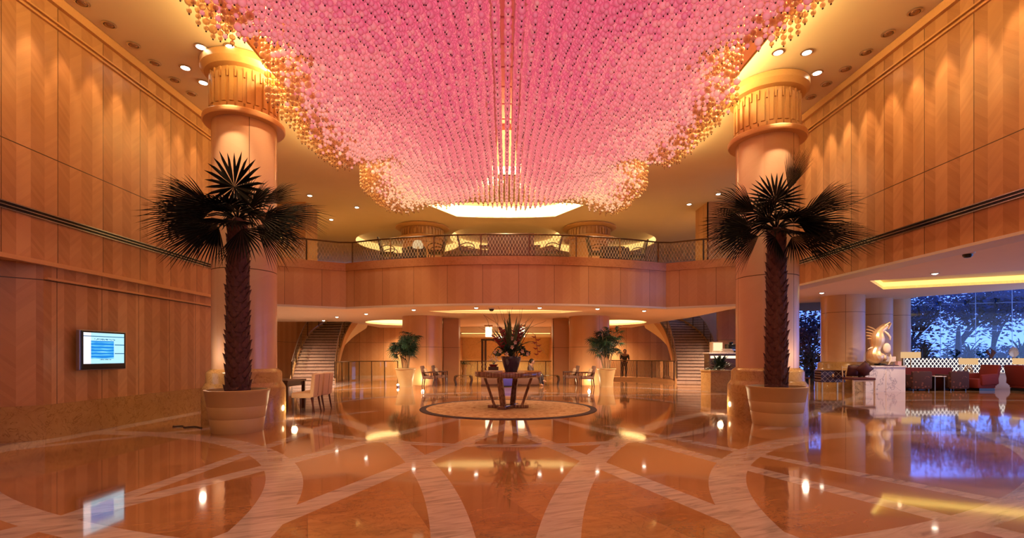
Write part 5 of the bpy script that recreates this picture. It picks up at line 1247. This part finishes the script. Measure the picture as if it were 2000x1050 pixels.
def low_table(label, loc, w_=.6):
    t = thing('coffee_table', label, 'table', loc); mb = MB(); mb.rbox((0, 0, .56), (w_, .5, .03), .008); mb.build('tabletop', m_white_marble, t)
    for s in (-1, 1): mb = MB(); mb.box((s * w_ * .4, 0, .275), (.04, .4, .55)); mb.build('leg', m_bronze, t)
    return t
low_table('small pale-topped table right of the nearest tub chair', (16.68, 18.7, 0), .45); low_table('pale-topped table under the left spiral lamp', (18.85, 19.62, 0), .6)
def wing_chair():
    t = thing('wing_chair', '', 'armchair')   # faces local -x
    mb = MB(); mb.rbox((-.05, 0, .28), (.7, .7, .36), .05); mb.build('seat', m_crim, t, True)
    mb = MB(); mb.rbox((.36, 0, .60), (.14, .74, .82), .05, tilt=(0, .25)); mb.build('backrest', m_crim, t, True)
    for s in (-1, 1): mb = MB(); mb.rbox((.02, s * .36, .44), (.66, .12, .42), .05, tilt=(0, -.08)); mb.build('armrest', m_crim, t, True)
    mb = MB(); mb.box((0, 0, .05), (.6, .6, .1)); mb.build('plinth', m_black, t); return t
W = wing_chair(); W.location = (18.55, 18.85, 0); W['label'] = 'crimson wing chair beside the spiral table lamp in the lounge'; W['group'] = 'crimson wing chairs'
again(W, (20.05, 18.55, 0), pi, 'crimson wing chair at the far right edge of the lounge')
t = thing('wooden_bench', 'pale wooden panelled bench front between the two crimson wing chairs', 'bench', (20.1, 19.9, 0)); mb = MB(); mb.box((0, 0, .3), (1.3, .5, .6)); mb.build('base', m_trimwood, t); mb = MB(); mb.rbox((0, 0, .62), (1.36, .56, .05), .01); mb.build('top', m_trimwood, t)
def spiral_lamp(label, loc, plain_=False):
    t = thing('drum_lamp', label, 'lamp', loc); z0 = 0
    mb = MB(); mb.lathe([(0, 0), (.13, 0), (.13, .02), (0, .03)], n=20); mb.build('base', m_gold, t, True); mb = MB()
    pts = [(.18 * (1 - a_ / 15) * math.cos(a_), 0, .20 + .18 * (1 - a_ / 15) * math.sin(a_)) for a_ in np.linspace(-pi / 2, 10, 40)]; mb.tube([(0, 0, .02)] + pts, .022, 6); mb.build('spiral_stem', m_gold, t, True)
    mb = MB(); mb.lathe([(.29, .42), (.29, .67), (.285, .67), (.285, .42)], n=32); mb.build('lamp_shade', m_shade, t, True); return t
spiral_lamp('drum lamp with golden spiral base by the crimson wing chair, left of two', (18.85, 19.62, .577)); spiral_lamp('drum lamp with golden spiral base at the far right edge', (21.15, 19.7, .577))
low_table('pale lamp table at the far right edge of the lounge', (21.15, 19.7, 0), .5); low_table('dark lamp table left of the crimson wing chair', (18.2, 19.3 + .3, 0), .5) if 0 else None
t = thing('shaded_lamp', 'square cream-shaded lamp before the farthest lounge column', 'lamp', (17.2, 20.45, 0)); mb = MB(); mb.lathe([(0, 0), (.16, 0), (.02, .04), (.02, 1.22), (0, 1.22)], n=16); mb.build('pole', m_brass, t, True); mb = MB(); mb.rbox((0, 0, 1.38), (.62, .3, .26), .01); mb.build('lamp_shade', m_shade, t)
t = thing('peacock_ornament', 'golden fan-shaped peacock ornament on the lattice screen at the right', 'ornament', (21.95, 20.8, 1.255)); mb = MB()
for k in range(11): a_ = math.radians(30 + 12 * k); mb.tube([(0, 0, 0), (.2 * math.cos(a_), 0, .28 * math.sin(a_)), (.26 * math.cos(a_), 0, .50 * math.sin(a_))], [.01, .028, .012], 6)
mb.build('feathers', m_gold, t, True); mb = MB(); mb.lathe([(0, -.02), (.08, -.02), (.03, .05), (0, .07)], n=16); mb.build('base', m_gold, t, True)
t = thing('coral_ornament', 'brown curled ornament on the lattice screen left of the golden peacock', 'ornament', (21.0, 20.82, 1.255)); random.seed(4); mb = MB()
for k in range(9): a_ = random.uniform(.3, 2.8); mb.tube([(0, 0, -.02), (.12 * math.cos(a_), 0, .16), (.24 * math.cos(a_), .03, .3 * math.sin(a_) + .08), (.16 * math.cos(a_ + .8), 0, .34 * math.sin(a_) + .1)], [.03, .03, .025, .01], 6)
mb.build('branches', plain('brown_coral', (.16, .05, .02), .6), t, True)
# chairs seen through the gap right of the right column
for k, (x, y, lb) in enumerate(((12.0, 19.6, 'pale slatted chair glimpsed right of the right tall column, nearest'), (12.55, 20.8, 'pale slatted chair glimpsed right of the right tall column, farther'))):
    t = thing('slatted_chair', lb, 'chair', (x, y, 0), .4, 'slatted chairs behind the right column')
    mb = MB(); mb.rbox((0, 0, .45), (.5, .5, .06), .02); mb.build('seat', m_rc, t)
    mb = MB()
    for j in range(5): mb.box((-.2 + j * .1, .25, .75), (.03, .02, .55))
    mb.box((0, .25, 1.02), (.5, .04, .05)); mb.build('backrest', m_cab, t)
    for sx_ in (-1, 1):
        for sy in (-1, 1): mb = MB(); mb.box((sx_ * .22, sy * .22, .22), (.035, .035, .44)); mb.build('leg', m_cab, t)
# ---------------------------------------------------------------- outside
random.seed(77); hb = MB()
for k in range(7000):
    x_ = random.uniform(16, 34); hgt = 1.3 + .9 * math.sin(x_ * 1.3) ** 2 + .5 * math.sin(x_ * 3.1); c = Vector((x_, random.uniform(26.3, 27.6), random.uniform(-.1, max(.4, hgt)))); d = Vector((random.gauss(0, 1), random.gauss(0, 1), random.gauss(.3, .7))).normalized(); s = d.orthogonal().normalized() * .06; L = random.uniform(.15, .4)
    hb.add([c, c + d * L * .5 + s, c + d * L, c + d * L * .5 - s], [(0, 1, 2), (0, 2, 3)])
mb = MB(); mb.box((30, 34, -.3), (60, 30, .3)); struct(mb.build('floor_terrace', plain('terrace_ground', (.03, .04, .03), .8)))
m_bark = plain('bark', (.015, .014, .018), .9); m_leafn = plain('night_leaf', (.02, .05, .11), .7, var=.6, sc=3); m_leafg = plain('lit_leaf', (.02, .08, .06), .6, var=.6, sc=3)
hb = hb.build('garden_hedge', m_leafg); tag(hb, 'dense dark green hedge of foliage low outside the tall window', 'hedge'); hb['kind'] = 'stuff'
def tree(label, loc, H, R, seed, mat, nl=2600):
    random.seed(seed); t = thing('garden_tree', label, 'tree', loc, group=None); mb = MB(); ends = []
    def grow(p, d, L, r, dep):
        q_ = p + d * L; mb.tube([p, p.lerp(q_, .5) + Vector((random.uniform(-.05, .05), random.uniform(-.05, .05), 0)) * L, q_], [r, r * .85, r * .7], 6)
        if dep == 0: ends.append(q_); return
        for _ in range(3): grow(q_, (d + Vector((random.uniform(-.8, .8), random.uniform(-.8, .8), random.uniform(-.25, .5)))).normalized(), L * .68, r * .62, dep - 1)
        ends.append(q_)
    grow(Vector((0, 0, 0)), Vector((random.uniform(-.15, .15), 0, 1)).normalized(), H * .34, .16, 4)
    mb.build('trunk', m_bark, t); lf = MB()
    for k in range(nl):
        c = random.choice(ends) + Vector((random.gauss(0, .45), random.gauss(0, .4), random.gauss(0, .45))) * R * .5; d = Vector((random.gauss(0, 1), random.gauss(0, 1), random.gauss(0, .7))).normalized(); s = d.orthogonal().normalized() * .07
        L = random.uniform(.14, .34); lf.add([c, c + d * L * .5 + s, c + d * L, c + d * L * .5 - s], [(0, 1, 2), (0, 2, 3)])
    lf.build('foliage', mat, t); return t
for k, (x, y, H, lb) in enumerate(((23.8, 28.5, 5.2, 'dark tree outside the window, leftmost'), (26.6, 28.0, 5.8, 'tall dark tree outside the window, second from left'), (29.2, 28.6, 5.8, 'spreading dark tree outside the window, third from left'), (32.0, 28.5, 6.2, 'dark tree outside the window at the far right'), (18.4, 29.5, 4.0, 'small bluish tree seen through the narrow window by the right column'))):
    tree(lb, (x, y, -.15), H, 2.6, 30 + k, m_leafn, 2300)
for k, (x, y, lb) in enumerate(((21.6, 24.8, 'low palm-like shrub outside the window, left one'), (24.0, 24.9, 'spiky palm shrub outside the window, middle one'), (26.3, 24.6, 'spiky palm shrub outside the window, right one'), (16.9, 26.6, 'leafy shrub outside the narrow window by the right column'))):
    t = thing('garden_shrub', lb, 'shrub', (x, y, -.15)); random.seed(50 + k); mb = MB(); mb.tube([(0, 0, 0), (0, 0, 1.5)], [.12, .08], 8); mb.build('stem', m_bark, t); mb = MB()
    for j in range(110): az = random.uniform(0, 2 * pi); strap(mb, az, random.uniform(-.5, 1.4), random.uniform(.7, 1.5), .04, .35, (0, 0, 1.4 + random.uniform(-.5, .3)))
    mb.build('foliage', m_leafg, t)
lamp('POINT', 'garden_light', (25.2, 24.0, .6), 60, (.5, .9, .6), shadow_soft_size=.1); lamp('POINT', 'garden_light', (22.2, 24.2, .6), 25, (.4, .8, .8), shadow_soft_size=.1)
t = thing('terrace_umbrella', 'closed dark umbrella on the terrace outside the window', 'umbrella', (22.75, 24.2, -.15)); mb = MB(); mb.tube([(0, 0, 0), (0, 0, 3.0)], .035, 8); mb.build('pole', m_black, t); mb = MB(); mb.lathe([(.10, 1.3), (.14, 1.7), (.08, 2.8), (.03, 2.95)], n=16); mb.build('folded_canopy', m_black, t, True)
t = thing('terrace_table', 'dark round terrace table outside the window beside the umbrella', 'table', (20.9, 24.2, -.15)); mb = MB(); mb.lathe([(0, .1), (.05, .1), (.05, 1.85), (.42, 1.88), (.42, 1.92), (0, 1.93)], n=24); mb.build('tabletop', m_black, t, True); mb = MB(); mb.lathe([(0, 0), (.3, 0), (.3, .1), (0, .12)], n=20); mb.build('base', m_black, t)
